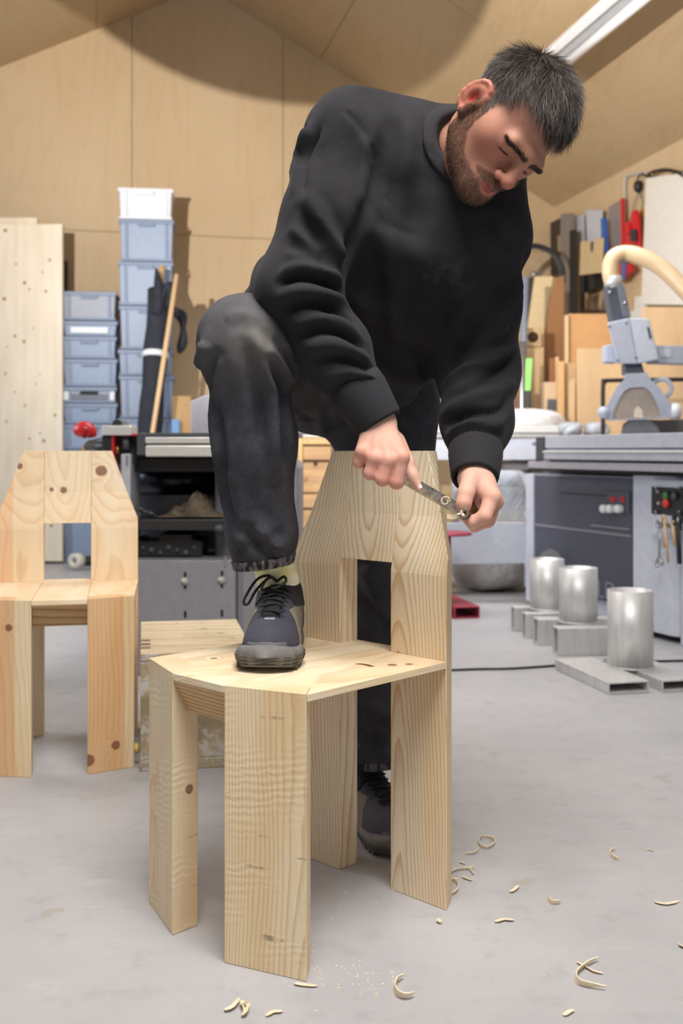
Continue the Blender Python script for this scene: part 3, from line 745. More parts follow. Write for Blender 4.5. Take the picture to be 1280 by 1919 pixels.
M_LED = NT('red_digits'); M_LED.set(lin(150, 28, 36), .3); M_LED.b.inputs['Emission Color'].default_value = lin(200, 30, 40); M_LED.b.inputs['Emission Strength'].default_value = .25
for x in (1153, 1171):
    sb('digit_display', su(x - 4.5), su(x + 4), -.016, -.0125, sz(x, 940), sz(x, 931), M_LED.m, .0005, dp)
for x in (1141, 1152.5, 1168):
    u = su(x + 2); MB().lathe([(.018, 0), (.02, .01), (.02, .03), (.016, .036), (.001, .037)], (u, -.0125, sz(x, 953)), (0, -1, 0), 14).build('control_knob', simple('ivory_knob', (232, 234, 236), .35, var=.02), dp)
# column with rounded corner
m = MB(); z0, z1 = .03, .712; prof = []
for k in range(9):
    a = math.pi / 2 * k / 8; prof.append((U3 - .07 + .07 * math.sin(a), .0 + .07 - .07 * math.cos(a)))
poly = [(U2 + .001, -.004)] + [(x, y - .004) for x, y in prof] + [(U3, .85), (U2 + .001, .85)]
m.prism([(x, y, z0) for x, y in poly], [(x, y, z1) for x, y in poly]); colm = m.build('column', M_SAWL, saw, .004)
# the end face of the saw carries a control box and a tool rail
eb = MB(); ua = su(1231); 
cbx = sb('control_box', ua, U3 + .16, -.03, .25, .45, .70, M_SAWL, .01)
cf = sb('control_face', ua + .008, U3 + .15, -.036, -.0305, sz(1240, 963), sz(1240, 912), simple('control_black', (40, 40, 44), .4), .002, cbx)
def knob(px, py, mat, r=.018, name='push_button'):
    u = su(px, -.036)
    MB().lathe([(r, 0), (r, .012), (r * .8, .016), (.001, .017)], (u, -.0365, sz(px, py, -.036)), (0, -1, 0), 18).build(name, mat, cbx)
knob(1251, 928.5, simple('green_button', (70, 128, 70), .4)); knob(1251, 943, simple('red_button', (220, 62, 48), .4), .02)
knob(1266.5, 929, M_DG, .018, 'selector_switch')
for (x, y) in ((1233.5, 914), (1233, 959), (1277, 914), (1277, 959)): knob(x, y, M_STEEL, .006, 'screw')
for (x, y) in ((1236.5, 921), (1238, 943)): knob(x, y, simple('pale_lamp', (190, 180, 180), .3), .007, 'pilot_lamp')
sb('rail_plate', U3 + .0015, U3 + .16, .0, .2, .0, .448, M_SAWL, .006)
trz = sz(1250, 988, -.05)
MB().cyl((su(1233, -.06), -.06, trz + .012), (su(1288, -.06), -.06, trz), .010, 12).build('tool_rail', M_STEEL, saw)
MB().cyl((su(1234, -.06), -.06, trz + .012), (su(1234, -.06), -.005, trz + .012), .008, 10).build('rail_arm', M_STEEL, saw)
def hang(name, px, top, bottom, w, mat, label, cat, dx=0, hookr=.012, v=-.085):
    u = su(px, v); zt, zb = sz(px, top, v), sz(px, bottom, v)
    p = lambda a, b, c: S0 + SU * a + SV * b + Vector((0, 0, c))
    o = empty(name, p(u, v, zt), 0, label, cat)
    L = o.location
    return o, (lambda a, c, dv=0: p(u + a, v + dv, c) - L), zt, zb
o, f, zt, zb = hang('spanner', 1236, 975, 1061, .02, M_STEEL, 'steel open-ended spanner, leftmost of the tools hanging on the saw rail', 'spanner')
MB().tube([f(0, zt - .03), f(.0, zb + .03)], .011, 8, flat=.4).build('shaft', M_STEEL, o)
MB().ringcyl(f(0, zt - .015) + SV * -.006, f(0, zt - .015) + SV * .006, .02, .010, 16).build('ring_end', M_STEEL, o)
m = MB(); m.tube(smooth_path([f(-.012, zb - .004), f(-.018, zb + .012), f(-.004, zb + .032), f(.014, zb + .022), f(.016, zb + .004)], 4), .0075, 8); m.build('jaw', M_STEEL, o)
o, f, zt, zb = hang('push_stick', 1249, 972, 1053, .02, M_STICK, 'pale wooden push stick hanging from the saw rail', 'push stick')
MB().tube([f(0, zt - .01), f(-.015, zb + .06)], .011, 8, flat=.5).build('stick', M_STICK, o)
MB().tube([f(0.004, zt - .01, -.014), f(.03, zb, -.014)], .010, 8, flat=.5).build('cord_tail', M_STICK, o)
MB().tube(smooth_path([f(-.012, zt - .012, -.014), f(-.004, zt + .012, -.014), f(.01, zt + .006, -.014), f(.014, zt - .02, -.014)], 4), .006, 8).build('loop', M_STICK, o)
o, f, zt, zb = hang('hex_key', 1260, 980, 1022, .02, M_STICK, 'short tan-handled hex key hanging from the saw rail', 'hex key')
MB().tube([f(0, zt), f(.02, zb)], .008, 6).build('shaft', M_STICK, o); MB().tube([f(0, zt), f(.02, zt + .01)], .008, 6).build('bend', M_STICK, o)
o, f, zt, zb = hang('blade_wrench', 1270, 978, 1056, .02, M_BLK, 'black flat blade wrench hanging right of the hex key', 'wrench')
MB().tube([f(0, zt), f(.012, zb)], [.020, .022], 10, flat=.4).build('bar', M_BLK, o)
MB().ringcyl(f(0, zt + .01) + SV * -.006, f(0, zt + .01) + SV * .006, .03, .014, 18).build('ring_end', M_BLK, o)
# sliding beam
UL = su(1021, -.16); UR = 2.6
beam = sb('sliding_beam', UL, UR, -.16, .04, .832, .893, M_RAIL, .004)
sb('beam_groove', UL + .01, UR, -.15, .04, .824, .8315, M_RAILD, 0, beam)
sb('beam_face', UL + .01, UR, -.175, .04, .778, .8235, M_RAIL, .006, beam)
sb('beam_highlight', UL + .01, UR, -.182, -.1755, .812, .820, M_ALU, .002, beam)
sb('lower_groove', UL + .01, UR, -.14, .04, .769, .7775, M_BLK, 0, beam)
sb('lower_rail', UL - .15, UR, -.165, .06, .734, .7685, simple('lower_rail_grey', (158, 156, 162), .45), .004, beam)
sb('end_block', UL - .07, UL - .002, -.17, .03, .775, .889, simple('end_block_dark', (66, 66, 70), .5), .004, beam)
sb('under_beam', .0, U3 + .2, .0, .5, .7125, .7335, M_BLK, .002)
sb('saw_table', -.1, UR, .08, .95, .845, .868, simple('cast_table', (128, 130, 136), .35, .6), .004)
sb('table_support', .1, UR - .2, .1, .8, .7335, .8445, M_DG, .01)
# outrigger table reaching left
def wslab(name, poly, Y, th, mat, parent, bevel=.003):
    m = MB(); m.extrude([P(x, y, Y) for x, y in poly], (0, th, 0)); o = m.build(name, mat, None, bevel)
    o.parent = parent; o.matrix_parent_inverse = Matrix.LocRotScale(parent.location, parent.rotation_euler, None).inverted(); return o
Yo = 5.72
ot = wslab('outrigger', [(770, 862), (1005, 862), (1005, 836), (770, 836)], Yo, .3, M_SAWL, saw)
wslab('outrigger_ledge', [(770, 835.5), (1005, 835.5), (1005, 822), (770, 825)], Yo + .03, .28, M_SAWG, saw)
wslab('outrigger_rail', [(938, 881), (1016, 881), (1016, 864), (938, 864)], Yo + .06, .1, simple('rail_taupe', (150, 146, 148), .5), saw)
for x in (931, 1007): MB().lathe([(.02, 0), (.02, .012), (.009, .018), (.009, .075), (.001, .076)], P(x, 881 if x > 950 else 876, Yo + .02), (0, 0, 1), 14).build('levelling_foot', M_BLK, saw).matrix_parent_inverse = Matrix.LocRotScale(saw.location, saw.rotation_euler, None).inverted()
dr = wslab('cabinet_door', [(838, 1058), (986, 1056), (986, 979), (838, 980)], 5.70, .02, simple('door_grey', (182, 186, 196), .45), saw)
for y in (965, 1056): wslab('hinge', [(984, y + 7), (996, y + 7), (996, y - 6), (984, y - 6)], 5.66, .03, M_LGP, saw)
wslab('door_arm', [(984, 1100), (990, 1100), (990, 960), (984, 960)], 5.69, .02, M_LGP, saw, .002)
# lettering low on the front panel
tc = bpy.data.curves.new('lettering', 'FONT'); tc.body = 'LD'; tc.size = .12; tc.extrude = .001; tc.offset = -.002
to = bpy.data.objects.new('lettering', tc); COL.objects.link(to); to_dummy = 0
to.location = (su(1119, -.005), -.006, sz(1130, 1121, -.005)); to.rotation_euler = (math.pi / 2, 0, 0)
lm = bpy.data.meshes.new_from_object(to); bpy.data.objects.remove(to)
lo_ = bpy.data.objects.new('lettering', lm); COL.objects.link(lo_); lo_.parent = dp; lm.materials.clear(); lm.materials.append(simple('letter_grey', (150, 148, 160), .5))
lo_.location = (su(1119, -.005), -.006, sz(1130, 1121, -.005)); lo_.rotation_euler = (math.pi / 2, 0, 0)

# blade and guard
Yg = 5.02
def gslab(name, poly, th, mat, dy=0, bevel=.004, par=saw): return wslab(name, poly, Yg + dy, th, mat, par, bevel)
def gfix(o): o.matrix_parent_inverse = Matrix.LocRotScale(saw.location, saw.rotation_euler, None).inverted(); return o
M_GUARD = simple('guard_blue_grey', (180, 187, 203), .45, var=.03)
M_GUARDL = simple('guard_light', (196, 202, 216), .42, var=.03)
hb = MB(); a = [(1138, 605), (1180, 595.5), (1195, 682), (1157, 682)]; b = [(1180, 595.5), (1217, 597), (1235, 674), (1195, 682)]
hb.prism([P(x, y, Yg - .05) for x, y in a], [P(x, y, Yg + .08) for x, y in a]); gfix(hb.build('motor_housing', M_GUARD, saw, .005))
hb = MB(); hb.prism([P(x, y, Yg - .048) for x, y in b], [P(x, y, Yg + .08) for x, y in b]); gfix(hb.build('housing_cover', M_GUARDL, saw, .006))
gslab('cover_slot', [(1213, 613), (1216, 613), (1221, 634), (1218, 635)], .01, M_HOLE, -.053, 0)
for (x, y) in ((1142, 612), (1174, 605), (1158, 675), (1192, 670)): gfix(MB().cyl(P(x, y, Yg - .05), P(x, y, Yg - .056), .005, 10).build('screw', M_DG, saw))
gslab('arm', [(1220, 680), (1330, 683), (1330, 648), (1220, 647)], .09, M_GUARD, .0)
gslab('arm_plate', [(1236, 668), (1258, 670), (1258, 655), (1236, 655)], .004, M_GUARDL, -.005, .001)
gslab('arm_stub', [(1136, 678), (1158, 680), (1152, 645), (1136, 646)], .09, M_GUARD, .01)
sup = gslab('arm_post', [(1318, 850), (1345, 850), (1345, 640), (1318, 640)], .10, M_GUARD, .0)
gslab('dust_duct', [(1147, 606), (1181, 598), (1167, 533), (1136, 535), (1138, 560)], .07, M_SLATE, -.03, .006)
gslab('duct_edge', [(1168, 594), (1183, 594), (1170, 533), (1156, 534)], .01, simple('duct_edge_grey', (108, 112, 124), .4), -.042, .003)
for (x, y) in ((1143, 548), (1171, 568)): gfix(MB().cyl(P(x, y, Yg - .03), P(x, y, Yg - .05), .007, 12).build('bolt', M_STEEL, saw))
gslab('neck', [(1172, 702), (1209, 700), (1203, 680), (1171, 681)], .07, M_SLATE, -.01, .004)
# bell-shaped guard with a clear window
outer = [(1172, 700), (1212, 698), (1220, 712), (1236, 726), (1246, 742), (1256, 755), (1268, 760), (1270, 775), (1260, 783), (1228, 785), (1140, 789), (1130, 783), (1127, 771), (1133, 763), (1140, 757), (1148, 740), (1158, 722), (1170, 711)]
inner = [(1180, 727), (1206, 725), (1218, 733), (1229, 752), (1237, 775), (1237, 783), (1147, 786), (1150, 770), (1160, 748), (1170, 733)]
def ringslab(name, outer, inner, dy, th, mat):
    bmx = bmesh.new()
    def loop(pl, y): return [bmx.verts.new(P(x, yy, y)) for x, yy in pl]
    for yy in (Yg + dy, Yg + dy + th):
        lo, li = loop(outer, yy), loop(inner, yy)
        es = [bmx.edges.new((l[i], l[(i + 1) % len(l)])) for l in (lo, li) for i in range(len(l))]
        bmesh.ops.triangle_fill(bmx, edges=es, use_beauty=True)
        if yy == Yg + dy: f0 = (lo, li)
        else:
            for a, b in ((f0[0], lo), (f0[1], li)):
                n = len(a)
                for i in range(n): bmx.faces.new((a[i], a[(i + 1) % n], b[(i + 1) % n], b[i]))
    bmesh.ops.recalc_face_normals(bmx, faces=bmx.faces)
    me = bpy.data.meshes.new(name); bmx.to_mesh(me); bmx.free(); me.materials.append(mat)
    o = bpy.data.objects.new(name, me); COL.objects.link(o); o.parent = saw; gfix(o); return o
ringslab('blade_guard', outer, inner, -.035, .07, M_GUARD)
t = NT('dusty_window'); oc = t.coord(); nz = t.noise(oc, 9, 4, .6)
t.set(t.ramp(nz, [(.3, lin(176, 164, 158)), (.7, lin(206, 194, 182))]), .35); M_WIN = t.m
M_WIN.node_tree.nodes['Principled BSDF'].inputs['Transmission Weight'].default_value = .25
gslab('guard_window', inner, .012, M_WIN, -.02, .0)
gslab('dust_patch', [(1188, 783), (1205, 783), (1204, 768), (1196, 761), (1188, 768)], .002, simple('sawdust_patch', (226, 216, 198), .8), -.0225, 0)
gfix(MB().ringcyl(P(1240, 728, Yg + .02), P(1240, 728, Yg + .05), .055, .032, 24).build('side_ring', M_GUARDL, saw))
gfix(MB().cyl(P(1256, 770, Yg - .01), P(1273, 770, Yg - .01), .038, 20).build('clamp_knob', simple('white_knob', (238, 238, 242), .35, var=.02), saw))
gfix(MB().cyl(P(1131, 773, Yg - .05), P(1131, 773, Yg + .06), .028, 18).build('guard_foot', M_GUARD, saw))
# saw blade
cbl = P(1201, 822, Yg + .02); m = MB(); n = 36; prof = []
for k in range(n):
    for (rr, da) in ((.092, 0), (.098, .55)):
        a = 2 * math.pi * (k + da) / n; prof.append(cbl + Vector((math.cos(a) * rr, 0, math.sin(a) * rr)))
m.extrude(prof, (0, .004, 0)); gfix(m.build('saw_blade', M_STEEL, saw, 0))
gslab('riving_plate', [(1163, 818), (1285, 815), (1285, 785), (1240, 787), (1180, 786), (1168, 795)], .01, simple('riving_grey', (126, 120, 116), .5, .3), .12, .002)
# extraction hose
hp = smooth_path([P(1149, 532, Yg), P(1144, 508, Yg), P(1150, 484, Yg), P(1172, 475, Yg), P(1204, 482, Yg - .03), P(1240, 502, Yg - .06), P(1275, 535, Yg - .1), P(1310, 575, Yg - .15), P(1345, 640, Yg - .2)], 16)
hose = MB().tube(hp, [.0385 + (.0022 if i % 2 else -.0012) for i in range(len(hp))], 18).build('dust_hose', simple('cream_hose', (214, 186, 148), .35, var=.03), None)
tag(hose, 'ribbed cream extraction hose arching from the saw guard', 'hose')
MB().tube([P(1151, 540, Yg), P(1149, 530, Yg), P(1148, 519, Yg)], [.041, .042, .0425], 20).build('hose_cuff', simple('grey_cuff', (186, 186, 188), .3, .3), hose)

# workbench behind the saw with wooden drawer cabinet below
Yb = 6.6
wbn = empty('workbench', P(780, 1093.5, Yb), 0, 'long white-edged workbench behind the saw outrigger', 'workbench')
def bslab(name, poly, Y, th, mat, bevel=.004):
    m = MB(); m.extrude([P(x, y, Y) - wbn.location for x, y in poly], (0, th, 0)); return m.build(name, mat, wbn, bevel)
M_BENCH = simple('bench_white', (214, 214, 212), .45, var=.02)
bslab('bench_top', [(530, 811), (1047, 811), (1047, 797), (530, 797)], Yb, .34, M_BENCH)
bslab('front_edge', [(530, 820), (1047, 820), (1047, 811.5), (530, 811.5)], Yb + .02, .30, M_BENCH)
bslab('leg', [(1020, 1093.5), (1040, 1093.5), (1040, 820.5), (1020, 820.5)], Yb + .05, .07, M_GP)
bslab('leg', [(690, 1093.5), (705, 1093.5), (705, 820.5), (690, 820.5)], Yb + .05, .07, M_GP)
bslab('apron', [(625, 852), (1019, 852), (1019, 820.5), (625, 820.5)], Yb + .06, .03, simple('bench_grey', (190, 192, 198), .45))
wc = empty('drawer_cabinet', P(575, 1093.5, 6.58), 0, 'knotty pine drawer cabinet under the workbench, left of the backrest', 'cabinet')
def cslab(name, poly, Y, th, mat, bevel=.003, par=None):
    m = MB(); m.extrude([P(x, y, Y) - wc.location for x, y in poly], (0, th, 0)); return m.build(name, mat, par or wc, bevel)
M_KP = simple('pine_cabinet', (206, 170, 116), .5, var=.1, scale=20, stretch=(1, 1, .1)); M_DW = simple('pine_drawer', (184, 146, 104), .5, var=.14, scale=16, stretch=(.15, 1, 1))
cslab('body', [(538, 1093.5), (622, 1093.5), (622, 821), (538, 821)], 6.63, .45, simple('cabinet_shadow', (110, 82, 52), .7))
cslab('stile', [(538, 1093.5), (567, 1093.5), (567, 821), (538, 821)], 6.6, .029, M_KP)
cslab('top_rail', [(567.3, 833), (622, 833), (622, 821), (567.3, 821)], 6.6, .029, M_KP)
for i, (a, b) in enumerate(((837, 862), (867, 923), (926, 952), (956, 1000), (1004, 1045), (1049, 1090))):
    d = cslab('drawer', [(568, b), (621, b), (621, a), (568, a)], 6.605, .024, M_DW)
    if i in (1, 3): MB().lathe([(.010, 0), (.012, .01), (.001, .016)], P(591, a + 1.5, 6.604) - wc.location, (0, -1, 0), 10).build('knob', M_BLK, d)
for (x, y) in ((546, 963), (572, 897)): 
    MB().lathe([(.014, 0), (.012, .001), (.001, .0012)], P(x, y, 6.5995) - wc.location, (0, -1, 0), 10).build('knot', M_KNOT, wc)
wcab = slab('white_cabinet', [(660, 797), (797, 797), (797, 690), (660, 690)], 6.75, .3, simple('white_board', (222, 226, 226), .5, var=.02), None, .004, 'white box cabinet standing on the workbench, seen between the arms', 'cabinet')
slab('wood_strip', [(797.6, 797), (802, 797), (802, 700), (797.6, 700)], 6.8, .05, M_STICK, None, .001, 'narrow wooden strip between two white cabinets on the bench', 'strip')
slab('white_cabinet', [(803, 797), (880, 797), (880, 690), (803, 690)], 6.76, .3, simple('bluish_white', (216, 222, 234), .5, var=.02), None, .004, 'bluish white box cabinet right of the wooden strip on the bench', 'cabinet')

# plastic bags
t = NT('clear_plastic'); t.set(lin(206, 212, 222), .25); t.b.inputs['Transmission Weight'].default_value = .35; t.b.inputs['Alpha'].default_value = 1
nz = t.noise(t.coord(), 14, 5, .65, .5); t.bump(nz, .7, .03); M_PLA = t.m
t = NT('sawdust_in_bag'); oc = t.coord(); sx_ = t.n('ShaderNodeSeparateXYZ'); t.l(oc, sx_.inputs[0])
nz = t.noise(oc, 12, 5, .65, .4); lv = t.math('ADD', sx_.outputs[2], t.math('MULTIPLY', nz, .2))
c = t.mix(t.smooth(lv, .50, .62), t.ramp(nz, [(.35, lin(188, 184, 180)), (.65, lin(214, 210, 206))]), lin(196, 204, 216))
t.set(c, .22, 0, .6); t.bump(nz, .8, .03); M_DUST = t.m
def blob(name, c, r, mat, label, cat, amp=.08, seed=1, zmin=None, power=2.6):
    rng = random.Random(seed); V = []; Fq = []; nu, nv = 40, 24
    ph = [(rng.uniform(1, 7), rng.uniform(1, 6), rng.uniform(0, 6.3), rng.uniform(.3, 1)) for _ in range(7)]
    for j in range(nv + 1):
        th = math.pi * j / nv
        for i in range(nu):
            p = 2 * math.pi * i / nu
            d = 1 + amp * sum(a * math.sin(round(k1) * p + k2 * th + p0) for k1, k2, p0, a in ph) / 2.2 * math.sin(th)
            f = lambda q: math.copysign(abs(q) ** (2 / power), q)
            V.append((c[0] + r[0] * d * f(math.sin(th)) * f(math.cos(p)), c[1] + r[1] * d * f(math.sin(th)) * f(math.sin(p)), max(c[2] + r[2] * d * f(math.cos(th)), zmin if zmin is not None else -9)))
    for j in range(nv):
        for i in range(nu): Fq.append((j*nu+i, (j+1)*nu+i, (j+1)*nu+(i+1) % nu, j*nu+(i+1) % nu))
    return tag(mesh_np(name, np.array(V), Fq, mat), label, cat)
b1 = P(925, 985, 6.2)
bg = blob('dust_bag', (b1.x, 6.32, .36), (.27, .22, .36), M_DUST, 'big clear plastic bag of wood dust standing behind the open saw door', 'bag', .10, 3, .002, 3.2)
b2 = P(826, 930, 6.3)
blob('dust_bag', (b2.x - .10, 6.4, .33), (.10, .13, .42), M_PLA, 'slim white plastic bag left of the big dust bag', 'bag', .1, 8, .002, 2.6)
slab('wood_offcut', [(795, 978), (848, 978), (848, 910), (795, 910)], 6.05, .06, simple('offcut', (196, 168, 122), .6, var=.12), None, .003, 'tan wood offcut standing in front of the slim white bag', 'offcut')
offs = bpy.data.objects['wood_offcut']; mo = MB(); a = P(800, 978, 6.05); mo.box((a.x, 6.05, 0), (a.x + .14, 6.11, a.z - .0005)); mo.build('lower_block', M_STICK, offs, .003)
f1 = P(955, 785, 6.85); blob('white_bag', (f1.x + .04, 6.77, P(0, 797, 6.75).z + .03), (.30, .13, .075), simple('woolly_bag', (226, 224, 226), .7, var=.06, bump=.5), 'puffy white bag lying on the workbench', 'bag', .08, 5, P(0, 797, 6.6).z + .002)
for k, (x, w) in enumerate(((1068, .07), (1118, .075))):
    a = P(x, 805, 6.3); blob('plastic_film', (a.x, 6.3, a.z), (w, .08, .045), M_PLA, ('crumpled clear film lying by the bench end' if k == 0 else 'crumpled clear film beside the black hoop'), 'film', .14, 11 + k, None)
    sx_b = MB(); sx_b.box((a.x - .06, 6.24, 0), (a.x + .06, 6.36, a.z - .045)); tag(sx_b.build('crate_pedestal', M_GP, None, .004), 'grey pedestal under the %s crumpled film' % ('left' if k == 0 else 'right'), 'pedestal')

# aluminium stands: two box tubes with an upright pipe
t = NT('raw_aluminium'); oc = t.coord(); nz = t.noise(t.mapping(oc, scale=(1, 1, .08)), 60, 3)
t.set(t.ramp(nz, [(.3, lin(200, 199, 198)), (.7, lin(220, 218, 216))]), .46, .45); M_RAW = t.m
def box_tube(m, a, L, w, h, d, wall=.006):
    """hollow rectangular tube along unit direction d from a (bottom-left near corner)"""
    d = Vector(d).normalized(); s_ = Vector((d.y, -d.x, 0)); z = Vector((0, 0, 1)); a = Vector(a)
    for (s0, s1, z0, z1) in ((0, w, 0, wall), (0, w, h - wall, h), (0, wall, wall, h - wall), (w - wall, w, wall, h - wall)):
        q = [a + s_ * s0 + z * z0, a + s_ * s1 + z * z0, a + s_ * s1 + z * z1, a + s_ * s0 + z * z1]
        m.prism(q, [p + d * L for p in q])
    return m
def stand(name, c, r, z0, z1, tubes, mat, label, cat, group=None, disc=None):
    o = empty(name, (c[0], c[1], 0), 0, label, cat, group)
    L = Vector((c[0], c[1], 0))
    for (a, ln, w, h, d) in tubes:
        m = MB(); box_tube(m, Vector(a) - L, ln, w, h, d); m.build('box_tube', mat, o, .0015, 1)
    MB().ringcyl((0, 0, z0), (0, 0, z1), r, r - .005, 40).build('pipe', mat, o)
    m = MB(); n = 28; m.tube([(math.cos(2 * math.pi * k / n) * (r + .002), math.sin(2 * math.pi * k / n) * (r + .002), z0 + .002) for k in range(n)], .004, 6, closed=True); m.build('weld_bead', mat, o)
    if disc: MB().lathe([(.001, 0), (disc, .0), (disc, .012), (.001, .012)], (0, 0, z1), (0, 0, 1), 40).build('seat_disc', mat, o)
    return o
dR = Vector((-.232, .973, 0))
stand('aluminium_stand', (1.047, 3.87), .081, .0405, .316, [((.897, 3.59, 0), .42, .152, .04, dR), ((1.089, 3.625, 0), .42, .152, .04, dR)], M_RAW, 'large raw aluminium pipe stand nearest the camera, on two flat box tubes', 'stand', 'aluminium pipe stands')
dX = Vector((.995, .09, 0))
stand('aluminium_stand', (.985, 4.44), .079, .1105, .335, [((.858, 4.34, 0), .36, .075, .11, dX), ((.820, 4.57, 0), .36, .075, .11, dX)], M_RAW, 'middle raw aluminium pipe stand on two tall box tubes', 'stand', 'aluminium pipe stands')
stand('aluminium_stand', (.925, 4.80), .076, .1105, .335, [((.797, 4.715, 0), .33, .06, .11, dX), ((.778, 4.90, 0), .33, .06, .11, dX)], M_RAW, 'farthest raw aluminium pipe stand, partly hidden behind the middle one', 'stand', 'aluminium pipe stands')
M_REDS = simple('raspberry_steel', (164, 58, 78), .4, var=.05)
stand('red_stool', (.50, 5.36), .05, .0605, .40, [((.55, 5.2, 0), .42, .13, .06, (-.2, .98, 0)), ((.38, 5.17, 0), .42, .13, .06, (-.2, .98, 0))], M_REDS, 'raspberry red steel stool with round top behind the main chair', 'stool', None, .155)
# loose saw blade leaning behind the far stand
c0 = P(1031, 1050, 5.33); m = MB(); n = 28; prof = []
for k in range(n):
    for (rr, da) in ((.052, 0), (.058, .6)):
        a = 2 * math.pi * (k + da) / n; prof.append(c0 + Vector((math.cos(a) * rr, 0, math.sin(a) * rr)))
m.extrude(prof, (0, .003, 0)); lb = m.build('saw_blade', M_STEEL); tag(lb, 'small toothed circular saw blade leaning on the saw panel above the far stand', 'saw blade')
MB().cyl(c0 + Vector((0, -.002, 0)), c0 + Vector((0, .0, 0)), .02, 16).build('arbor_hole', M_HOLE, lb)
bk = MB(); bk.box((c0.x - .04, 5.325, 0), (c0.x + .04, 5.345, c0.z - .057)); tag(bk.build('small_block', M_SLATE), 'dark block carrying the loose saw blade', 'block')

# cable across the floor
m = MB(); m.tube(smooth_path([G(820, 1259), G(900, 1256), G(960, 1255), G(1050, 1249), G(1120, 1244), G(1200, 1242), G(1300, 1240)], 6), .0045, 8)
for v in range(len(m.v)): m.v[v] = (m.v[v][0], m.v[v][1], m.v[v][2] + .0046)
tag(m.build('floor_cable', M_BLK), 'thin black cable lying across the floor behind the stands', 'cable')

# ------------------------------------------------------------------ right wall: tools, boards, cardboard
def WR(px, py, off=0.02):
    d = Vector(((px - CX) / F_PX, 1, -(py - HORIZON) / F_PX)); o = Vector((0, 0, EYE)); q = room(SR, 0, 0) - WD * off
    return o + d * ((q - o).dot(WD) / d.dot(WD))
def wall_item(name, poly, off, th, mat, label, cat, bevel=.003, parent=None, group=None):
    m = MB(); m.extrude([WR(x, y, off) for x, y in poly], -WD * th); return tag(m.build(name, mat, parent, bevel), label, cat, group)
M_DB = simple('espresso_board', (48, 40, 35), .5)
a = wall_item('slotted_board', [(1038, 520), (1060, 512), (1057, 408), (1037, 418)], .05, .03, M_DB, 'dark brown panel with a long slot on the side wall', 'panel')
wall_item('slot', [(1046, 472), (1053, 470), (1052, 440), (1045, 442)], .081, .002, simple('slot_pale', (150, 134, 112), .6), None, None, .001, a)
wall_item('grey_profile', [(1058, 690), (1074, 690), (1077, 400), (1061, 402)], .10, .05, simple('profile_grey', (134, 128, 126), .5, .2), 'tall grey aluminium profile standing against the side wall', 'profile')
wall_item('black_strip', [(1071, 600), (1083, 600), (1081, 430), (1069, 432)], .152, .01, simple('black_rubber', (22, 22, 24), .6), 'black rubber strip hanging on the grey profile', 'strip')
M_PAP = simple('silver_sheet', (176, 180, 192), .4, var=.03)
wall_item('grey_sheet', [(1086, 480), (1098, 470), (1096, 402), (1083, 404)], .06, .012, M_PAP, 'narrow silver-grey sheet, left of the pair on the side wall', 'sheet')
wall_item('grey_sheet', [(1103, 470), (1127, 452), (1131, 394), (1100, 393)], .07, .012, simple('silver_sheet_light', (190, 194, 206), .4, var=.03), 'wide silver-grey sheet, right of the pair on the side wall', 'sheet')
wall_item('plywood_jig', [(1089, 516), (1129, 511), (1133, 446), (1117, 447), (1114, 472), (1108, 473), (1107, 451), (1091, 453)], .14, .015, simple('jig_ply', (204, 180, 140), .55), 'light plywood jig with a U-shaped notch on the side wall', 'jig')
wall_item('spirit_level', [(1134, 474), (1141, 474), (1138, 408), (1132, 410)], .10, .03, simple('level_blue', (48, 98, 176), .4), 'blue spirit level hanging beside the plywood jig', 'level')
wall_item('grey_plate', [(1143, 500), (1170, 500), (1168, 372), (1141, 388)], .05, .006, simple('plate_mauve', (152, 142, 142), .4, .3), 'tall mauve-grey steel plate behind the red frame', 'plate')
wall_item('red_straightedge', [(1169, 520), (1175, 520), (1171, 371), (1167, 373)], .06, .02, M_RED, 'long red straightedge on the edge of the grey plate', 'straightedge')
ct = empty('red_bar_clamp', WR(1190, 440, .1), 0, 'red bar clamp with a black trigger hanging on the side wall', 'clamp')
def wp(name, poly, off, th, mat): 
    m = MB(); m.extrude([WR(x, y, off) - ct.location for x, y in poly], -WD * th); return m.build(name, mat, ct, .003)
wp('frame', [(1177, 462), (1196, 458), (1198, 394), (1190, 396), (1188, 412), (1178, 420)], .09, .03, M_RED)
wp('side_arm', [(1196, 470), (1204, 476), (1200, 400), (1194, 402)], .09, .02, M_RED)
wp('trigger', [(1185, 452), (1194, 453), (1194, 430), (1185, 430)], .121, .02, simple('trigger_black', (40, 40, 46), .4))
wp('grip', [(1176, 440), (1183, 438), (1182, 418), (1175, 420)], .121, .02, M_RED)
cl3 = empty('red_bar_clamp', WR(1180, 510, .12), 0, 'red and blue clamp hanging under the hose bend', 'clamp'); ct = cl3
wp('frame', [(1158, 526), (1168, 528), (1192, 505), (1185, 494), (1160, 490)], .09, .03, M_RED)
wp('bar', [(1167, 523), (1172, 524), (1175, 490), (1168, 490)], .121, .015, simple('bar_blue', (70, 100, 160), .4))
wall_item('orange_level', [(1203, 474), (1211, 474), (1213, 390), (1204, 394)], .012, .02, simple('orange_plastic', (206, 140, 44), .45), 'orange-yellow ruler hanging next to the white board', 'ruler')
wall_item('drill_holder', [(1101, 549), (1112, 549), (1127, 540), (1124, 512), (1101, 515)], .07, .06, M_BLK, 'black tool holder on the wall below the plywood jig', 'holder')
wall_item('black_strip', [(1090, 600), (1097, 600), (1096, 517), (1089, 518)], .145, .01, M_HOLE, 'short black strip below the plywood jig', 'strip')
wall_item('shelf_board', [(1095, 588), (1140, 588), (1140, 580), (1095, 580)], .15, .02, simple('plum_edge', (74, 50, 52), .6), 'dark plum board edge above the tan board', 'board')
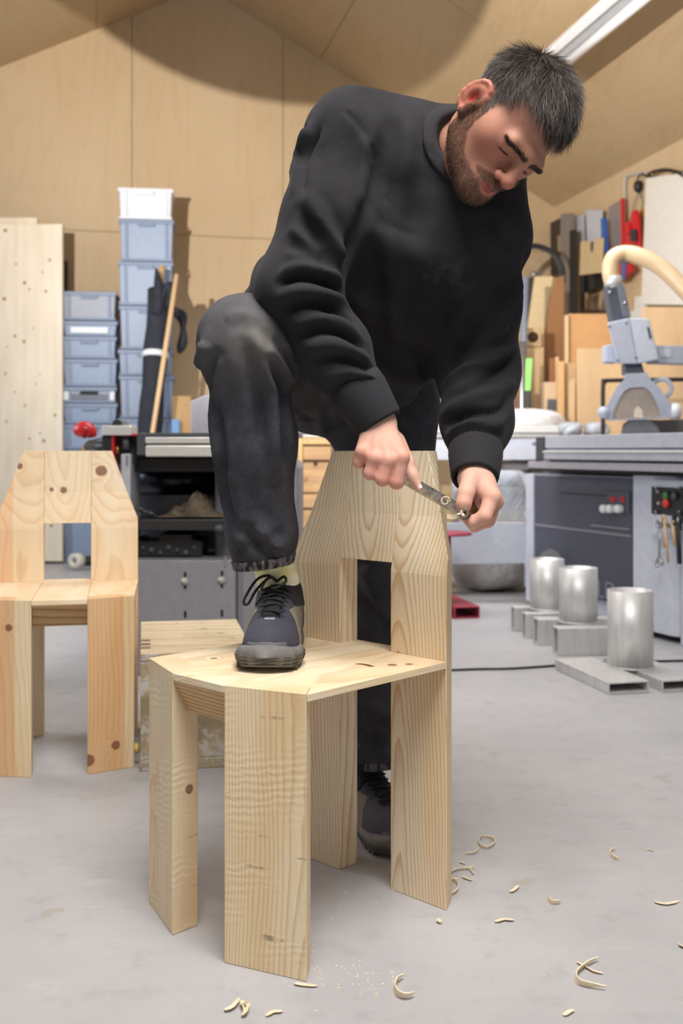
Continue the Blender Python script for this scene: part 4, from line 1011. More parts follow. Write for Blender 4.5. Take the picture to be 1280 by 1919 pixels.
wall_item('corner_bracket', [(1181, 600), (1213, 600), (1216, 570), (1206, 570), (1205, 555), (1194, 556), (1193, 582), (1181, 584)], .02, .02, simple('white_bracket', (226, 224, 222), .5), 'white stepped bracket under the white board', 'bracket')
def WRT(px, py, off): return WR(px, py, off)
m = MB(); m.tube(smooth_path([WRT(1172, 425, .04), WRT(1171, 380, .04), WRT(1171, 340, .04), WRT(1176, 330, .04), WRT(1190, 326, .04), WRT(1212, 324, .04)], 6), .010, 10); tag(m.build('conduit', simple('conduit_grey', (186, 184, 182), .45)), 'thin grey conduit bending along the top of the side wall', 'conduit')
pg = MB(); pg.lathe([(.012, 0), (.03, .02), (.034, .055), (.026, .08), (.001, .085)], WRT(1196, 361, .05), (0, 0, 1), 14); pgo = pg.build('plug', M_BLK); tag(pgo, 'black plug dangling from a cable on the side wall', 'plug')
MB().tube(smooth_path([WRT(1196, 349, .05), WRT(1195, 335, .06), WRT(1203, 326, .06), WRT(1214, 333, .06)], 6), .007, 8).build('cable', M_BLK, pgo)
for (pth) in ([(1197, 361), (1189, 380), (1186, 400)], [(1199, 361), (1204, 380), (1201, 400), (1206, 420)]):
    MB().tube(smooth_path([WRT(x, y, .05) for x, y in pth], 5), .004, 6).build('lead', M_DG, pgo)
for k, pth in enumerate(([(1214, 336), (1222, 322), (1245, 319), (1275, 324), (1300, 330)], [(1214, 330), (1240, 334), (1265, 326), (1290, 322)], [(1216, 326), (1238, 318), (1262, 320), (1290, 336)])):
    m = MB(); m.tube(smooth_path([WRT(x, y, .06 + .02 * k) for x, y in pth], 6), .009, 8)
    tag(m.build('wall_cable', M_BLK), 'black cable coiled along the top of the white board, %s of three' % ['thickest loop', 'lower strand', 'upper strand'][k], 'cable', 'cables over the white board')
wb_ = wall_item('white_board', [(1206, 571), (1300, 572), (1300, 322), (1215, 334)], .07, .02, simple('white_panel', (228, 224, 218), .5, var=.02), 'large white board hanging on the side wall at the right edge', 'board', .004)
# standing boards (each reaches the floor behind the bench)
def board(name, x0, x1, top, Y, th, mat, label, cat='board', top2=None, group=None):
    b = HORIZON + EYE * F_PX / Y
    return slab(name, [(x0, b), (x1, b), (x1, top2 or top), (x0, top)], Y, th, mat, None, .003, label, cat, group)
M_MDF = simple('tan_mdf', (196, 150, 100), .6, var=.03); M_PLYL = simple('light_plywood', (208, 176, 136), .55, var=.06, scale=6, stretch=(1, 1, .2)); M_CARD = simple('cardboard', (186, 156, 116), .8, var=.05); M_CARDD = simple('cardboard_brown', (142, 100, 62), .8)  # the last is dark brown cardboard for the corner sheet
board('tan_board', 1066, 1152, 588, 7.05, .03, M_MDF, 'orange-tan fibreboard sheet standing behind the plywood sheet')
board('beige_board', 1060, 1066, 590, 7.02, .05, M_PLYL, 'narrow beige board on the left edge of the tan sheet')
board('plywood_sheet', 1082, 1176, 653, 6.85, .02, M_PLYL, 'light plywood sheet standing in front of the tan board')
board('wooden_plank', 1046, 1058, 677, 6.9, .05, simple('plank_orange', (206, 164, 114), .55), 'tall tan plank, left of the planks by the plywood sheet', 'plank', None, 'planks by the plywood sheet')
board('wooden_plank', 1059, 1081, 680, 6.95, .03, simple('plank_beige', (196, 162, 120), .55), 'wide beige plank, behind the notched plank', 'plank', None, 'planks by the plywood sheet')
slab('wooden_plank', [(1065, 1065), (1078, 1065), (1078, 711), (1070, 711), (1066, 722)], 6.88, .02, M_STICK, None, .002, 'narrow plank with a clipped corner beside the plywood sheet', 'plank', 'planks by the plywood sheet')
board('brown_board', 1030, 1043, 671, 7.2, .03, simple('rust_board', (150, 98, 62), .6), 'rust-brown board behind the cardboard carton')
board('thin_board', 1042, 1047, 668, 7.1, .03, M_PLYL, 'thin pale board edge beside the rust-brown board')
cc = board('cardboard_carton', 1020, 1045, 716, 6.985, .12, simple('pale_carton', (200, 172, 138), .8), 'pale cardboard carton with a grey patch on the bench', 'carton')
slab('grey_patch', [(1025, 775), (1043, 775), (1043, 748), (1026, 748)], 6.98, .004, simple('patch_grey', (84, 84, 90), .6), cc, .001)
board('beige_sheet', 1205, 1330, 576, 6.3, .03, M_PLYL, 'big beige plywood sheet at the right edge behind the saw arm', 'board')
# tall cardboard: folded carton and square tube
slab('cardboard_flap', [(985, 1066), (994, 1066), (1020, 614), (1037, 518), (1003, 518), (990, 612)], 7.5, .05, simple('flap_beige', (196, 174, 136), .8), None, .003, 'long folded beige cardboard leaning in the corner', 'cardboard')
slab('cardboard_sheet', [(1018, 1060), (1055, 1060), (1058, 515), (1044, 522), (1034, 545), (1022, 620)], 7.42, .04, M_CARDD, None, .004, 'dark brown curved cardboard sheet in the corner', 'cardboard')
tb_ = empty('cardboard_tube', P(999, 632, 7.2), 0, 'square cardboard tube end with a round hole', 'tube')
m = MB(); h = .058; 
m.box((-h, 0, -h - .005), (h, .3, h + .005)); m.build('sleeve', M_CARD, tb_, .005)
MB().ringcyl((0, -.006, 0), (0, .02, 0), .047, .038, 28).build('rim', simple('rim_card', (206, 176, 134), .8), tb_)
MB().cyl((0, -.002, 0), (0, .004, 0), .0385, 28).build('bore', simple('bore_dark', (62, 42, 26), .9), tb_)
board('cardboard_post', 984, 1019, 651, 7.19, .15, M_CARD, 'straight cardboard post carrying the square tube', 'cardboard')
pol = empty('grey_pole', P(976, 1066, 7.3), 0, 'slim grey-blue pole leaning in the corner behind the left arm', 'pole')
MB().tube([P(968, 1072, 7.08) - pol.location, P(985, 520, 7.12) - pol.location], .022, 12).build('shaft', simple('pole_bluegrey', (128, 138, 152), .4, .3), pol)
for k, (x, y, r_, mt, lb_) in enumerate(((978, 640, .02, M_STEEL, 'thin steel rod in the corner, left of the green strip'), (990, 730, .016, simple('dark_rod', (72, 76, 96), .4), 'dark blue rod below the green strip'), (964, 690, .02, simple('rust_rod', (120, 82, 66), .6), 'brown rod at the edge of the left sleeve'))):
    m = MB(); m.tube([P(x - 1, 1076, 7.0), P(x, y, 7.05)], r_, 10); tag(m.build('rod', mt), lb_, 'rod', 'rods in the corner')
slab('green_strip', [(984, 732), (994, 732), (998, 672), (986, 672)], 6.965, .010, simple('lime_green', (152, 232, 122), .5), None, .002, 'bright lime green strip standing among the rods', 'strip')
bpy.data.objects['green_strip']; MB().box(tuple(P(986, 1080, 6.966)), tuple(P(992, 732.5, 6.968) + Vector((0, .008, 0)))).build('stem', M_DG, bpy.data.objects['green_strip'])
dk = slab('dark_shelf', [(974, 1062), (1010, 1062), (1003, 520), (985, 520)], 7.85, .12, simple('dark_clutter', (50, 44, 42), .8), None, .004, 'dark narrow shelf unit in the corner behind the cardboard', 'shelf')
# bicycle wheel
bwc = P(1000, 515, 8.35); wh = empty('bicycle_wheel', bwc, 0, 'bicycle wheel hanging in the back corner behind the left sleeve', 'wheel')
def wpt(a, r): return Vector((math.cos(a) * r, 0.1 * math.sin(a) * r, math.sin(a) * r))
MB().tube([wpt(2 * math.pi * k / 48, .235) for k in range(48)], .017, 10, closed=True).build('tyre', M_BLK, wh)
MB().tube([wpt(2 * math.pi * k / 48, .213) for k in range(48)], .007, 8, closed=True).build('rim', M_DG, wh)
for k in range(16): MB().tube([wpt(2 * math.pi * k / 16, .02), wpt(2 * math.pi * k / 16, .21)], .0012, 4).build('spoke', M_STEEL, wh)
MB().cyl((0, -.03, 0), (0, .03, 0), .022, 14).build('hub', M_STEEL, wh)
# black tube hoop behind the guard
m = MB(); m.tube(smooth_path([P(1130, 1000, 5.9), P(1130, 812, 5.9), P(1130, 730, 5.9), P(1133, 717, 5.9), P(1143, 713, 5.9), P(1300, 711, 5.9)], 8), .012, 10)
m.tube([P(1300, 760, 5.9), P(1300, 711, 5.9)], .012, 10)
tag(m.build('black_hoop', M_BLK), 'black bent tube handle standing behind the blade guard', 'handle')
# ------------------------------------------------------------------ implicit-surface modelling (for the person)
def vv(*a): return np.array(a, dtype=np.float32)
def smin(a, b, k):
    h = np.clip(0.5 + 0.5 * (b - a) / k, 0, 1); return b + (a - b) * h - k * h * (1 - h)
def smax(a, b, k): return -smin(-a, -b, k)
def cone(p, a, b, ra, rb):
    a = np.asarray(a, np.float32); b = np.asarray(b, np.float32); ab = b - a
    t = np.clip(((p - a) @ ab) / max(float(ab @ ab), 1e-9), 0, 1)
    return np.linalg.norm(p - a - t[:, None] * ab, axis=1) - (ra + (rb - ra) * t)
def ball(p, c, r): return np.linalg.norm(p - np.asarray(c, np.float32), axis=1) - r
def ellip(p, c, r, R=None):
    q = p - np.asarray(c, np.float32)
    if R is not None: q = q @ np.asarray(R, np.float32)       # columns of R = local axes
    r = np.asarray(r, np.float32)
    k0 = np.linalg.norm(q / r, axis=1); k1 = np.linalg.norm(q / (r * r), axis=1)
    return k0 * (k0 - 1) / np.maximum(k1, 1e-6)
def chain(p, pts, rs, k=0.02):
    d = None
    for i in range(len(pts) - 1):
        e = cone(p, pts[i], pts[i + 1], rs[i], rs[i + 1]); d = e if d is None else smin(d, e, k)
    return d
def loft(p, cs, S, Fv, ra, rb, n_exp=2.3, k=0.03):
    """elliptical cross-sections (half widths ra along S, rb along Fv) along a spine"""
    d = None
    for i in range(len(cs) - 1):
        a = np.asarray(cs[i], np.float32); b = np.asarray(cs[i + 1], np.float32); ab = b - a
        t = np.clip(((p - a) @ ab) / float(ab @ ab), 0, 1)[:, None]
        q = p - a - t * ab; s = q @ S; f = q @ Fv; o = q - s[:, None] * S - f[:, None] * Fv
        A = (ra[i] + (ra[i+1] - ra[i]) * t[:, 0]); B = (rb[i] + (rb[i+1] - rb[i]) * t[:, 0])
        m = (np.abs(s / A) ** n_exp + np.abs(f / B) ** n_exp + 1e-9) ** (1 / n_exp)
        e = (m - 1) * np.minimum(A, B)
        oo = np.linalg.norm(o, axis=1)
        e = np.where(oo > 1e-4, np.where(e > 0, np.sqrt(e * e + oo * oo), np.maximum(e, oo - .012)), e)
        d = e if d is None else smin(d, e, k)
    return d
def surface_nets(fn, lo, hi, h, blk=8, margin=2.2):
    lo = np.asarray(lo, np.float32); n = (np.ceil((np.asarray(hi) - lo) / h / blk).astype(int)) * blk + 1
    nb = (n - 1) // blk
    bi = np.stack(np.meshgrid(*[np.arange(k) for k in nb], indexing='ij'), -1).reshape(-1, 3)
    bc = lo + (bi * blk + blk / 2) * h
    dc = fn(bc.astype(np.float32))
    vals = np.empty(n, np.float32)
    # fill coarse sign
    big = np.repeat(np.repeat(np.repeat(dc.reshape(nb), blk, 0), blk, 1), blk, 2)
    vals[:-1, :-1, :-1] = big; vals[-1] = 1; vals[:, -1] = 1; vals[:, :, -1] = 1
    act = np.abs(dc) < blk * h * 0.87 * margin
    off = np.stack(np.meshgrid(*[np.arange(blk + 1)] * 3, indexing='ij'), -1).reshape(-1, 3)
    ab = bi[act]
    for s in range(0, len(ab), 400):
        ii = (ab[s:s + 400][:, None, :] * blk + off[None]).reshape(-1, 3)
        vals[ii[:, 0], ii[:, 1], ii[:, 2]] = fn((lo + ii * h).astype(np.float32))
    vals[0] = np.maximum(vals[0], 1e-3); vals[:, 0] = np.maximum(vals[:, 0], 1e-3); vals[:, :, 0] = np.maximum(vals[:, :, 0], 1e-3)
    vals[-1] = np.maximum(vals[-1], 1e-3); vals[:, -1] = np.maximum(vals[:, -1], 1e-3); vals[:, :, -1] = np.maximum(vals[:, :, -1], 1e-3)
    ins = vals < 0
    c = [ins[dx:n[0]-1+dx, dy:n[1]-1+dy, dz:n[2]-1+dz] for dx in (0, 1) for dy in (0, 1) for dz in (0, 1)]
    sm = sum(x.astype(np.int8) for x in c)
    cells = np.argwhere((sm > 0) & (sm < 8))
    idx = -np.ones(n - 1, np.int64); idx[cells[:, 0], cells[:, 1], cells[:, 2]] = np.arange(len(cells))
    acc = np.zeros((len(cells), 3)); cnt = np.zeros(len(cells))
    for ax in range(3):
        o1, o2 = [a for a in range(3) if a != ax]
        for u in (0, 1):
            for v in (0, 1):
                a = cells.copy(); a[:, o1] += u; a[:, o2] += v; b = a.copy(); b[:, ax] += 1
                va = vals[a[:, 0], a[:, 1], a[:, 2]]; vb = vals[b[:, 0], b[:, 1], b[:, 2]]
                m = (va < 0) != (vb < 0); t = va[m] / (va[m] - vb[m])
                pt = a[m].astype(float); pt[:, ax] += t; acc[m] += pt; cnt[m] += 1
    V = lo + acc / cnt[:, None] * h
    quads = []
    for ax in range(3):
        o1, o2 = [(1, 2), (2, 0), (0, 1)][ax]
        sl = [slice(None)] * 3; sl[ax] = slice(0, n[ax] - 1); sl2 = [slice(None)] * 3; sl2[ax] = slice(1, n[ax])
        A, B = ins[tuple(sl)], ins[tuple(sl2)]
        e = np.argwhere(A != B)
        e = e[(e[:, o1] > 0) & (e[:, o2] > 0) & (e[:, o1] < n[o1] - 1) & (e[:, o2] < n[o2] - 1)]
        q = []
        for (u, v) in ((-1, -1), (0, -1), (0, 0), (-1, 0)):
            f = e.copy(); f[:, o1] += u; f[:, o2] += v; q.append(idx[f[:, 0], f[:, 1], f[:, 2]])
        q = np.stack(q, 1); flip = ~A[e[:, 0], e[:, 1], e[:, 2]]
        q[flip] = q[flip][:, ::-1]; quads.append(q)
    Q = np.concatenate(quads); Q = Q[(Q >= 0).all(1)]
    return V, Q
def vnormals(V, Q):
    a = np.cross(V[Q[:, 2]] - V[Q[:, 0]], V[Q[:, 3]] - V[Q[:, 1]]); N = np.zeros_like(V)
    for k in range(4): np.add.at(N, Q[:, k], a)
    return N / np.maximum(np.linalg.norm(N, axis=1), 1e-12)[:, None]
def relax(V, Q, it=2, w=.5):
    E = np.concatenate([Q[:, [0, 1]], Q[:, [1, 2]], Q[:, [2, 3]], Q[:, [3, 0]]])
    for _ in range(it):
        S = np.zeros_like(V); c = np.zeros(len(V))
        np.add.at(S, E[:, 0], V[E[:, 1]]); np.add.at(S, E[:, 1], V[E[:, 0]]); np.add.at(c, E[:, 0], 1); np.add.at(c, E[:, 1], 1)
        V = V + (S / np.maximum(c, 1)[:, None] - V) * w
    return V
def folds(V, Q, strokes):
    """push cloth folds: strokes are (pixel path, width m, height m); the path is dropped onto the cloth along sight lines once, then it is real relief"""
    bvh = BVHTree.FromPolygons([tuple(v) for v in V], [tuple(int(i) for i in q) for q in Q])
    N = vnormals(V, Q); disp = np.zeros(len(V)); o = Vector((0, 0, EYE))
    for path, w, amp in strokes:
        sp = smooth_path([(x, y, 0) for x, y in path], 6); pts = []
        for s in sp:
            d = Vector(((s[0] - CX) / F_PX, 1, -(s[1] - HORIZON) / F_PX)).normalized()
            h = bvh.ray_cast(o, d)
            if h[0] is not None: pts.append(h[0])
        if len(pts) < 2: continue
        L = np.array([tuple(p) for p in pts]); best = np.full(len(V), 9.0); tb = np.zeros(len(V))
        for i in range(len(L) - 1):
            ab = L[i + 1] - L[i]; t = np.clip(((V - L[i]) @ ab) / max(ab @ ab, 1e-9), 0, 1)
            d = np.linalg.norm(V - L[i] - t[:, None] * ab, axis=1)
            m = d < best; best[m] = d[m]; tb[m] = (i + t[m]) / (len(L) - 1)
        taper = np.clip(np.sin(np.pi * np.clip(tb, .0, 1)) * 1.6 + .15, 0, 1)
        g = np.exp(-(best / w) ** 2) - .35 * np.exp(-((best - 1.9 * w) / (w * .9)) ** 2)
        disp += 1.3 * amp * taper * g
    return V + N * disp[:, None]
def wnoise(V, f, seed=0):
    """cheap smooth 3-D noise from sines"""
    rng = np.random.RandomState(seed); s = np.zeros(len(V))
    for _ in range(9):
        k = rng.normal(size=3); k /= np.linalg.norm(k); s += np.sin((V @ k) * f * rng.uniform(.6, 1.6) + rng.uniform(0, 6.28))
    return s / 4.5
# ------------------------------------------------------------------ the woodworker
def A_(v): return np.array(tuple(v), np.float32)
def PX(px, py, Y): return A_(P(px, py, Y))
# head frame: L his left, Fh out of the face, Uh crown
Lh = vv(.672, .594, -.444); Lh /= np.linalg.norm(Lh)
Fh = vv(.119, -.677, -.727); Fh = Fh - Lh * (Fh @ Lh); Fh /= np.linalg.norm(Fh)
Uh = -np.cross(Lh, Fh); 
_c, _s = math.cos(math.radians(8)), math.sin(math.radians(8)); Lh, Fh = Lh * _c - Fh * _s, Fh * _c + Lh * _s      # turned a little to his left
_c, _s = math.cos(.09), math.sin(.09); Fh, Uh = Fh * _c - Uh * _s, Uh * _c + Fh * _s                             # and further down
HC = vv(.277, 1.815, 1.371)
RH = np.stack([Lh, Fh, Uh], 1)
def H(x, y, z): return HC + Lh * x + Fh * y + Uh * z
def to_head(V): return (V - HC) @ RH

RS, RE, RW = PX(664, 262, 1.93), PX(556, 545, 1.86), PX(708, 790, 1.84)
LS, LE, LW = PX(903, 442, 1.95), PX(896, 695, 2.06), PX(890, 893, 1.87)
NB = vv(.258, 1.945, 1.378)                     # base of the neck
HEM, CHE, SHO = PX(615, 655, 2.20), PX(770, 425, 2.02), PX(808, 300, 1.97)

def head_sdf(p):
    q = to_head(p)
    d = ellip(q, (0, -.012, .042), (.0765, .098, .088))
    d = smin(d, ellip(q, (0, .026, -.030), (.0615, .060, .085)), .03)
    for s in (-1, 1):
        d = smin(d, cone(q, vv(s*.054, .0, -.055), vv(s*.020, .076, -.086), .018, .016), .03)      # jaw
        d = smin(d, ellip(q, (s*.047, .036, -.008), (.019, .030, .019)), .04)                                      # cheekbone
    d = smin(d, ball(q, (0, .080, -.084), .019), .026)                                              # chin
    d = smin(d, ellip(q, (0, .078, -.060), (.029, .022, .026)), .02)                                # muzzle
    d = smin(d, cone(q, vv(-.036, .084, .0185), vv(0, .0905, .0165), .0120, .0120), .018); d = smin(d, cone(q, vv(.036, .084, .0185), vv(0, .0905, .0165), .0120, .0120), .018)            # brow ridge
    for s in (-1, 1): d = smax(d, -ellip(q, (s*.031, .105, -.001), (.018, .020, .0115)), .010)        # sockets
    for s in (-1, 1):
        d = smin(d, ellip(q, (s*.032, .0735, .0), (.016, .0135, .0115)), .006)                    # lids
        d = smax(d, -cone(q, vv(s*.022, .0880, -.0045), vv(s*.042, .0825, -.0035), .0015, .0015), .003)  # lid slit
    d = smin(d, cone(q, vv(0, .090, .020), vv(0, .114, -.023), .0080, .0112), .012)                 # nose
    d = smin(d, ball(q, (0, .1165, -.026), .0102), .008)
    for s in (-1, 1):
        d = smin(d, ellip(q, (s*.0130, .102, -.031), (.0078, .010, .0078)), .006)                   # wings
        d = smax(d, -ball(q, (s*.0065, .110, -.0385), .0038), .004)                                   # nostrils
    d = smin(d, cone(q, vv(-.020, .0925, -.0560), vv(0, .1005, -.0535), .0048, .0062), .006)        # upper lip
    d = smin(d, cone(q, vv(.020, .0925, -.0560), vv(0, .1005, -.0535), .0048, .0062), .006)
    d = smin(d, cone(q, vv(-.015, .0935, -.0690), vv(.015, .0935, -.0690), .0066, .0066), .007)     # lower lip
    d = smax(d, -cone(q, vv(-.020, .1025, -.0622), vv(.020, .1025, -.0622), .0026, .0026), .004)    # mouth line
    for s in (-1, 1):                                                                               # ears
        nv, tv, zv = vv(s*.89, .456, .0), vv(-s*.456, .89, 0), vv(0, 0, 1); c0 = vv(s*.0835, -.010, .000)
        ax = np.stack([nv, tv, zv], 1)
        e = ellip(q, c0, (.0062, .0195, .0315), ax)
        el = lambda a, f=1.0, h=.003: c0 + tv * (.0190 * f * math.cos(a) + .002 * math.sin(a)) + zv * (.0310 * f * math.sin(a)) + nv * h
        e = smin(e, chain(q, [el(math.radians(a)) for a in range(5, 256, 25)], [.0034 + .0006 * (k % 3) / 2 for k in range(11)], .003), .004)
        e = smax(e, -ellip(q, c0 + nv * .0075 + tv * .003 - zv * .003, (.0075, .0090, .0135), ax), .004)
        e = smin(e, chain(q, [el(math.radians(a), .60, .0035) for a in range(70, 251, 30)], [.0024] * 7, .003), .003)
        e = smin(e, ball(q, c0 - zv * .031 + tv * .006 + nv * .001, .0075), .006)
        e = smin(e, ball(q, c0 + tv * .0150 - zv * .005 + nv * .002, .0052), .004)
        d = smin(d, e, .006)
    return d
def neck_sdf(p):
    a = H(0, -.030, -.020); d = cone(p, a, NB, .053, .056)
    d = smin(d, cone(p, H(0, .012, -.075), NB + vv(.012, -.045, -.06), .040, .05), .03)
    d = smin(d, cone(p, H(-.050, -.015, -.04), NB + vv(-.0, -.06, -.05), .017, .016), .02)
    return d

# ---- hands: every finger is its own chain of tapered bones
def fingers(p, d, data, k=.006):
    for pts, rs in data:
        e = chain(p, pts, rs, .004); d = smin(d, e, k)
    return d
rI, rM, rR, rP = PX(752, 858, 1.795), PX(727, 864, 1.79), PX(702, 860, 1.795), PX(679, 848, 1.805)
RHAND = [
    ([rI, PX(743, 903, 1.795), PX(736, 900, 1.838), PX(734, 884, 1.852)], [.0135, .0128, .0110, .0090]),
    ([rM, PX(717, 898, 1.79), PX(713, 895, 1.835), PX(712, 879, 1.85)], [.0135, .0122, .0108, .0090]),
    ([rR, PX(694, 887, 1.797), PX(691, 885, 1.84), PX(691, 871, 1.854)], [.0125, .0115, .0102, .0086]),
    ([rP, PX(673, 866, 1.81), PX(671, 866, 1.846), PX(672, 855, 1.86)], [.0112, .0100, .0090, .0078]),
]
RTH = ([PX(742, 828, 1.85), PX(762, 866, 1.842), PX(772, 893, 1.832), PX(785, 911, 1.826)], [.0170, .0135, .0118, .0072])
lI, lM, lR, lP = PX(922, 932, 1.815), PX(926, 940, 1.842), PX(922, 944, 1.868), PX(914, 944, 1.89)
LHAND = [
    ([lI, PX(908, 968, 1.797), PX(886, 979, 1.803), PX(872, 968, 1.812)], [.0140, .0125, .0110, .0085]),
    ([lM, PX(915, 975, 1.825), PX(890, 986, 1.828), PX(877, 976, 1.835)], [.0135, .0120, .0105, .0085]),
    ([lR, PX(913, 974, 1.85), PX(892, 986, 1.855), PX(881, 977, 1.858)], [.0125, .0112, .0100, .0085]),
    ([lP, PX(907, 972, 1.875), PX(890, 982, 1.878), PX(882, 974, 1.88)], [.0112, .0100, .0090, .0078]),
]
LTH = ([PX(882, 898, 1.835), PX(873, 925, 1.806), PX(869, 944, 1.797), PX(868, 960, 1.797)], [.0170, .0140, .0128, .0100])
def hands_sdf(p):
    # right hand: back of the hand towards the camera
    w = RW
    d = cone(p, RE * .35 + RW * .65, w, .036, .0275)
    palm = None
    for kn, r in ((rI, .0150), (rM, .0155), (rR, .0150), (rP, .0130)):
        e = cone(p, w + (kn - w) * .12, kn + vv(0, .006, 0), .0225, r); palm = e if palm is None else smin(palm, e, .010)
    palm = smin(palm, cone(p, PX(706, 800, 1.852), PX(712, 850, 1.832), .026, .022), .016)
    d = smin(d, palm, .02)
    d = smin(d, chain(p, *RTH, .006), .014)
    d = fingers(p, d, RHAND, .0042)
    for kn in (rI, rM, rR, rP): d = smin(d, ball(p, kn + vv(0, -.004, .002), .0095), .009)
    for kn in (rI, rM, rR, rP): d = smin(d, cone(p, kn + vv(0, -.006, .004), w + (kn - w) * .25 + vv(0, -.019, 0), .0028, .0022), .006)   # tendons
    # left hand: thumb side towards the camera
    w = LW
    e = cone(p, LE * .35 + LW * .65, w, .035, .0275)
    palm = None
    for kn, r in ((lI, .0165), (lM, .0165), (lR, .0150), (lP, .0135)):
        g = cone(p, w + (kn - w) * .1, kn, .0230, r); palm = g if palm is None else smin(palm, g, .012)
    palm = smin(palm, cone(p, PX(897, 915, 1.85), PX(898, 948, 1.845), .026, .020), .016)
    e = smin(e, palm, .018)
    e = smin(e, chain(p, *LTH, .006), .010)
    e = fingers(p, e, LHAND, .0045)
    for kn in (lI, lM): e = smin(e, ball(p, kn + vv(.002, -.003, .001), .0105), .009)
    return np.minimum(d, e)
def body_sdf(p):
    d = smin(head_sdf(p), neck_sdf(p), .025)
    t = cone(p, NB, CHE + vv(0, .05, .02), .07, .115)
    t = smin(t, cone(p, CHE + vv(0, .05, .02), HEM + vv(.05, .06, .0), .115, .13), .05)
    t = smin(t, chain(p, [NB * .6 + RS * .4, RS, RE, RE * .35 + RW * .65], [.05, .052, .042, .036], .03), .04)
    t = smin(t, chain(p, [NB * .6 + LS * .4, LS, LE, LE * .35 + LW * .65], [.05, .052, .042, .035], .03), .04)
    d = smin(d, t, .03)
    return smin(d, hands_sdf(p), .006)
BV, BQ = surface_nets(body_sdf, (-.20, 1.62, .66), (.46, 2.34, 1.56), .0026, 8, 1.6)
BV = relax(BV, BQ, 2, .45)
BN = vnormals(BV, BQ)
hq = to_head(BV)
# skin tint: pigment only (beard roots, ears, lips, knuckles)
def sstep(x, a, b):
    t = np.clip((x - a) / (b - a), 0, 1); return t * t * (3 - 2 * t)
is_head = (np.linalg.norm(BV - HC, axis=1) < .19)
skin = np.tile(np.array([lin(214, 170, 150)[:3]]), (len(BV), 1))
def tint(mask, rgb): 
    global skin
    m = np.clip(mask, 0, 1)[:, None]; skin = skin * (1 - m) + np.array(lin(*rgb)[:3]) * m
face = is_head * 1.0
tint(face * .80, (172, 118, 95))
cheek = np.exp(-(np.linalg.norm((hq - vv(-.048, .07, -.02)) / vv(.03, .03, .025), axis=1)) ** 2) + np.exp(-(np.linalg.norm((hq - vv(.048, .07, -.02)) / vv(.03, .03, .025), axis=1)) ** 2)
tint(cheek * .45 * face, (196, 112, 96))
nose = np.exp(-(np.linalg.norm((hq - vv(0, .118, -.028)) / vv(.02, .018, .018), axis=1)) ** 2); tint(nose * .55 * face, (196, 104, 90))
ear = is_head * sstep(np.abs(hq[:, 0]), .074, .080) * (hq[:, 1] < .02) * (hq[:, 2] < .04) * (hq[:, 2] > -.045)
tint(ear * .40, (206, 112, 92))
con = is_head * np.exp(-(np.linalg.norm((np.abs(hq) * np.array([1, 0, 0]) + hq * np.array([0, 1, 1]) - vv(.083, -.008, -.003)) / vv(.009, .0095, .0145), axis=1)) ** 4); tint(con * .85, (178, 44, 24))
ax_ = np.abs(hq[:, 0])
def beard_mask(q):
    x, y, z = np.abs(q[:, 0]), q[:, 1], q[:, 2]
    line = -.030 - .030 * sstep(y, .02, .065)                # cheek line drops towards the mouth
    side = sstep(-z, -line - .004, -line + .008) * sstep(y, .004 + .70 * np.maximum(0, -.062 - z), .014 + .70 * np.maximum(0, -.062 - z))
    sb = (x > .052) * (y > -.004) * (y < .032) * sstep(-z, -.020, .0)    # sideburn
    must = sstep(-(((z + .0480 + .25 * np.maximum(0, x - .015)) / .0085) ** 2 + (x / .036) ** 2), -1.25, -.8) * (y > .07)
    bare = sstep(-((x / .019) ** 2 + ((z + .0645) / .0085) ** 2), -1.1, -.75) * (y > .084)
    m = np.maximum(np.maximum(side * (z < -.025), sb), must)
    m = m * (1 - bare) * sstep(z, -.150, -.135)
    return np.clip(m, 0, 1)
def hair_mask(q):
    x, y, z = np.abs(q[:, 0]), q[:, 1], q[:, 2]
    front = .074 + .006 * sstep(x, .02, .06) * (y > .03)       # forehead hairline height
    lim = np.where(y > .035, front + .0 * y, np.where(y > .008, .052 - .050 * sstep(-y, -.035, -.012), np.where(y > -.038, .034, -.025 - .55 * (-.038 - y) * 1.0)))
    m = sstep(z, lim - .006, lim + .006)
    sbn = (x > .06) * (y > .004) * (y < .026) * (z > .0)
    return np.clip(np.maximum(m, sbn), 0, 1)
bm_ = beard_mask(hq) * is_head; hm_ = hair_mask(hq) * is_head * (1 - ear)
tint(bm_ * .72, (96, 66, 50)); tint(hm_ * .92, (70, 62, 58))
lips = np.exp(-(np.linalg.norm((hq - vv(0, .098, -.0622)) / vv(.018, .012, .0095), axis=1)) ** 4); tint(lips * .9 * face, (190, 90, 86))
brow = np.exp(-((hq[:, 2] - .0170 - .02 * (ax_ - .03) * (ax_ < .034) + .20 * (ax_ - .034) * (ax_ > .034)) / .0036) ** 2) * (ax_ > .005) * (ax_ < .050) * (hq[:, 1] > .05); tint(brow * .5 * face, (54, 42, 36))
lidm = np.exp(-(np.linalg.norm((np.stack([ax_, hq[:, 1], hq[:, 2]], 1) - vv(.032, .085, -.004)) / vv(.013, .02, .0022), axis=1)) ** 2); tint(lidm * .75 * face, (44, 28, 24))
for kn in (rI, rM, rR, rP, lI, lM, RHAND[0][0][1], RHAND[1][0][1], LTH[0][2]):
    tint(.55 * np.exp(-(np.linalg.norm(BV - kn, axis=1) / .016) ** 2), (204, 120, 106))
for data in (RHAND, LHAND):
    for pts, rs in data: tint(.35 * np.exp(-(np.linalg.norm(BV - pts[1], axis=1) / .022) ** 2), (206, 132, 116))
t = NT('skin'); at = t.n('ShaderNodeAttribute'); at.attribute_name = 'tint'
nz = t.noise(t.coord(), 90, 4, .6)
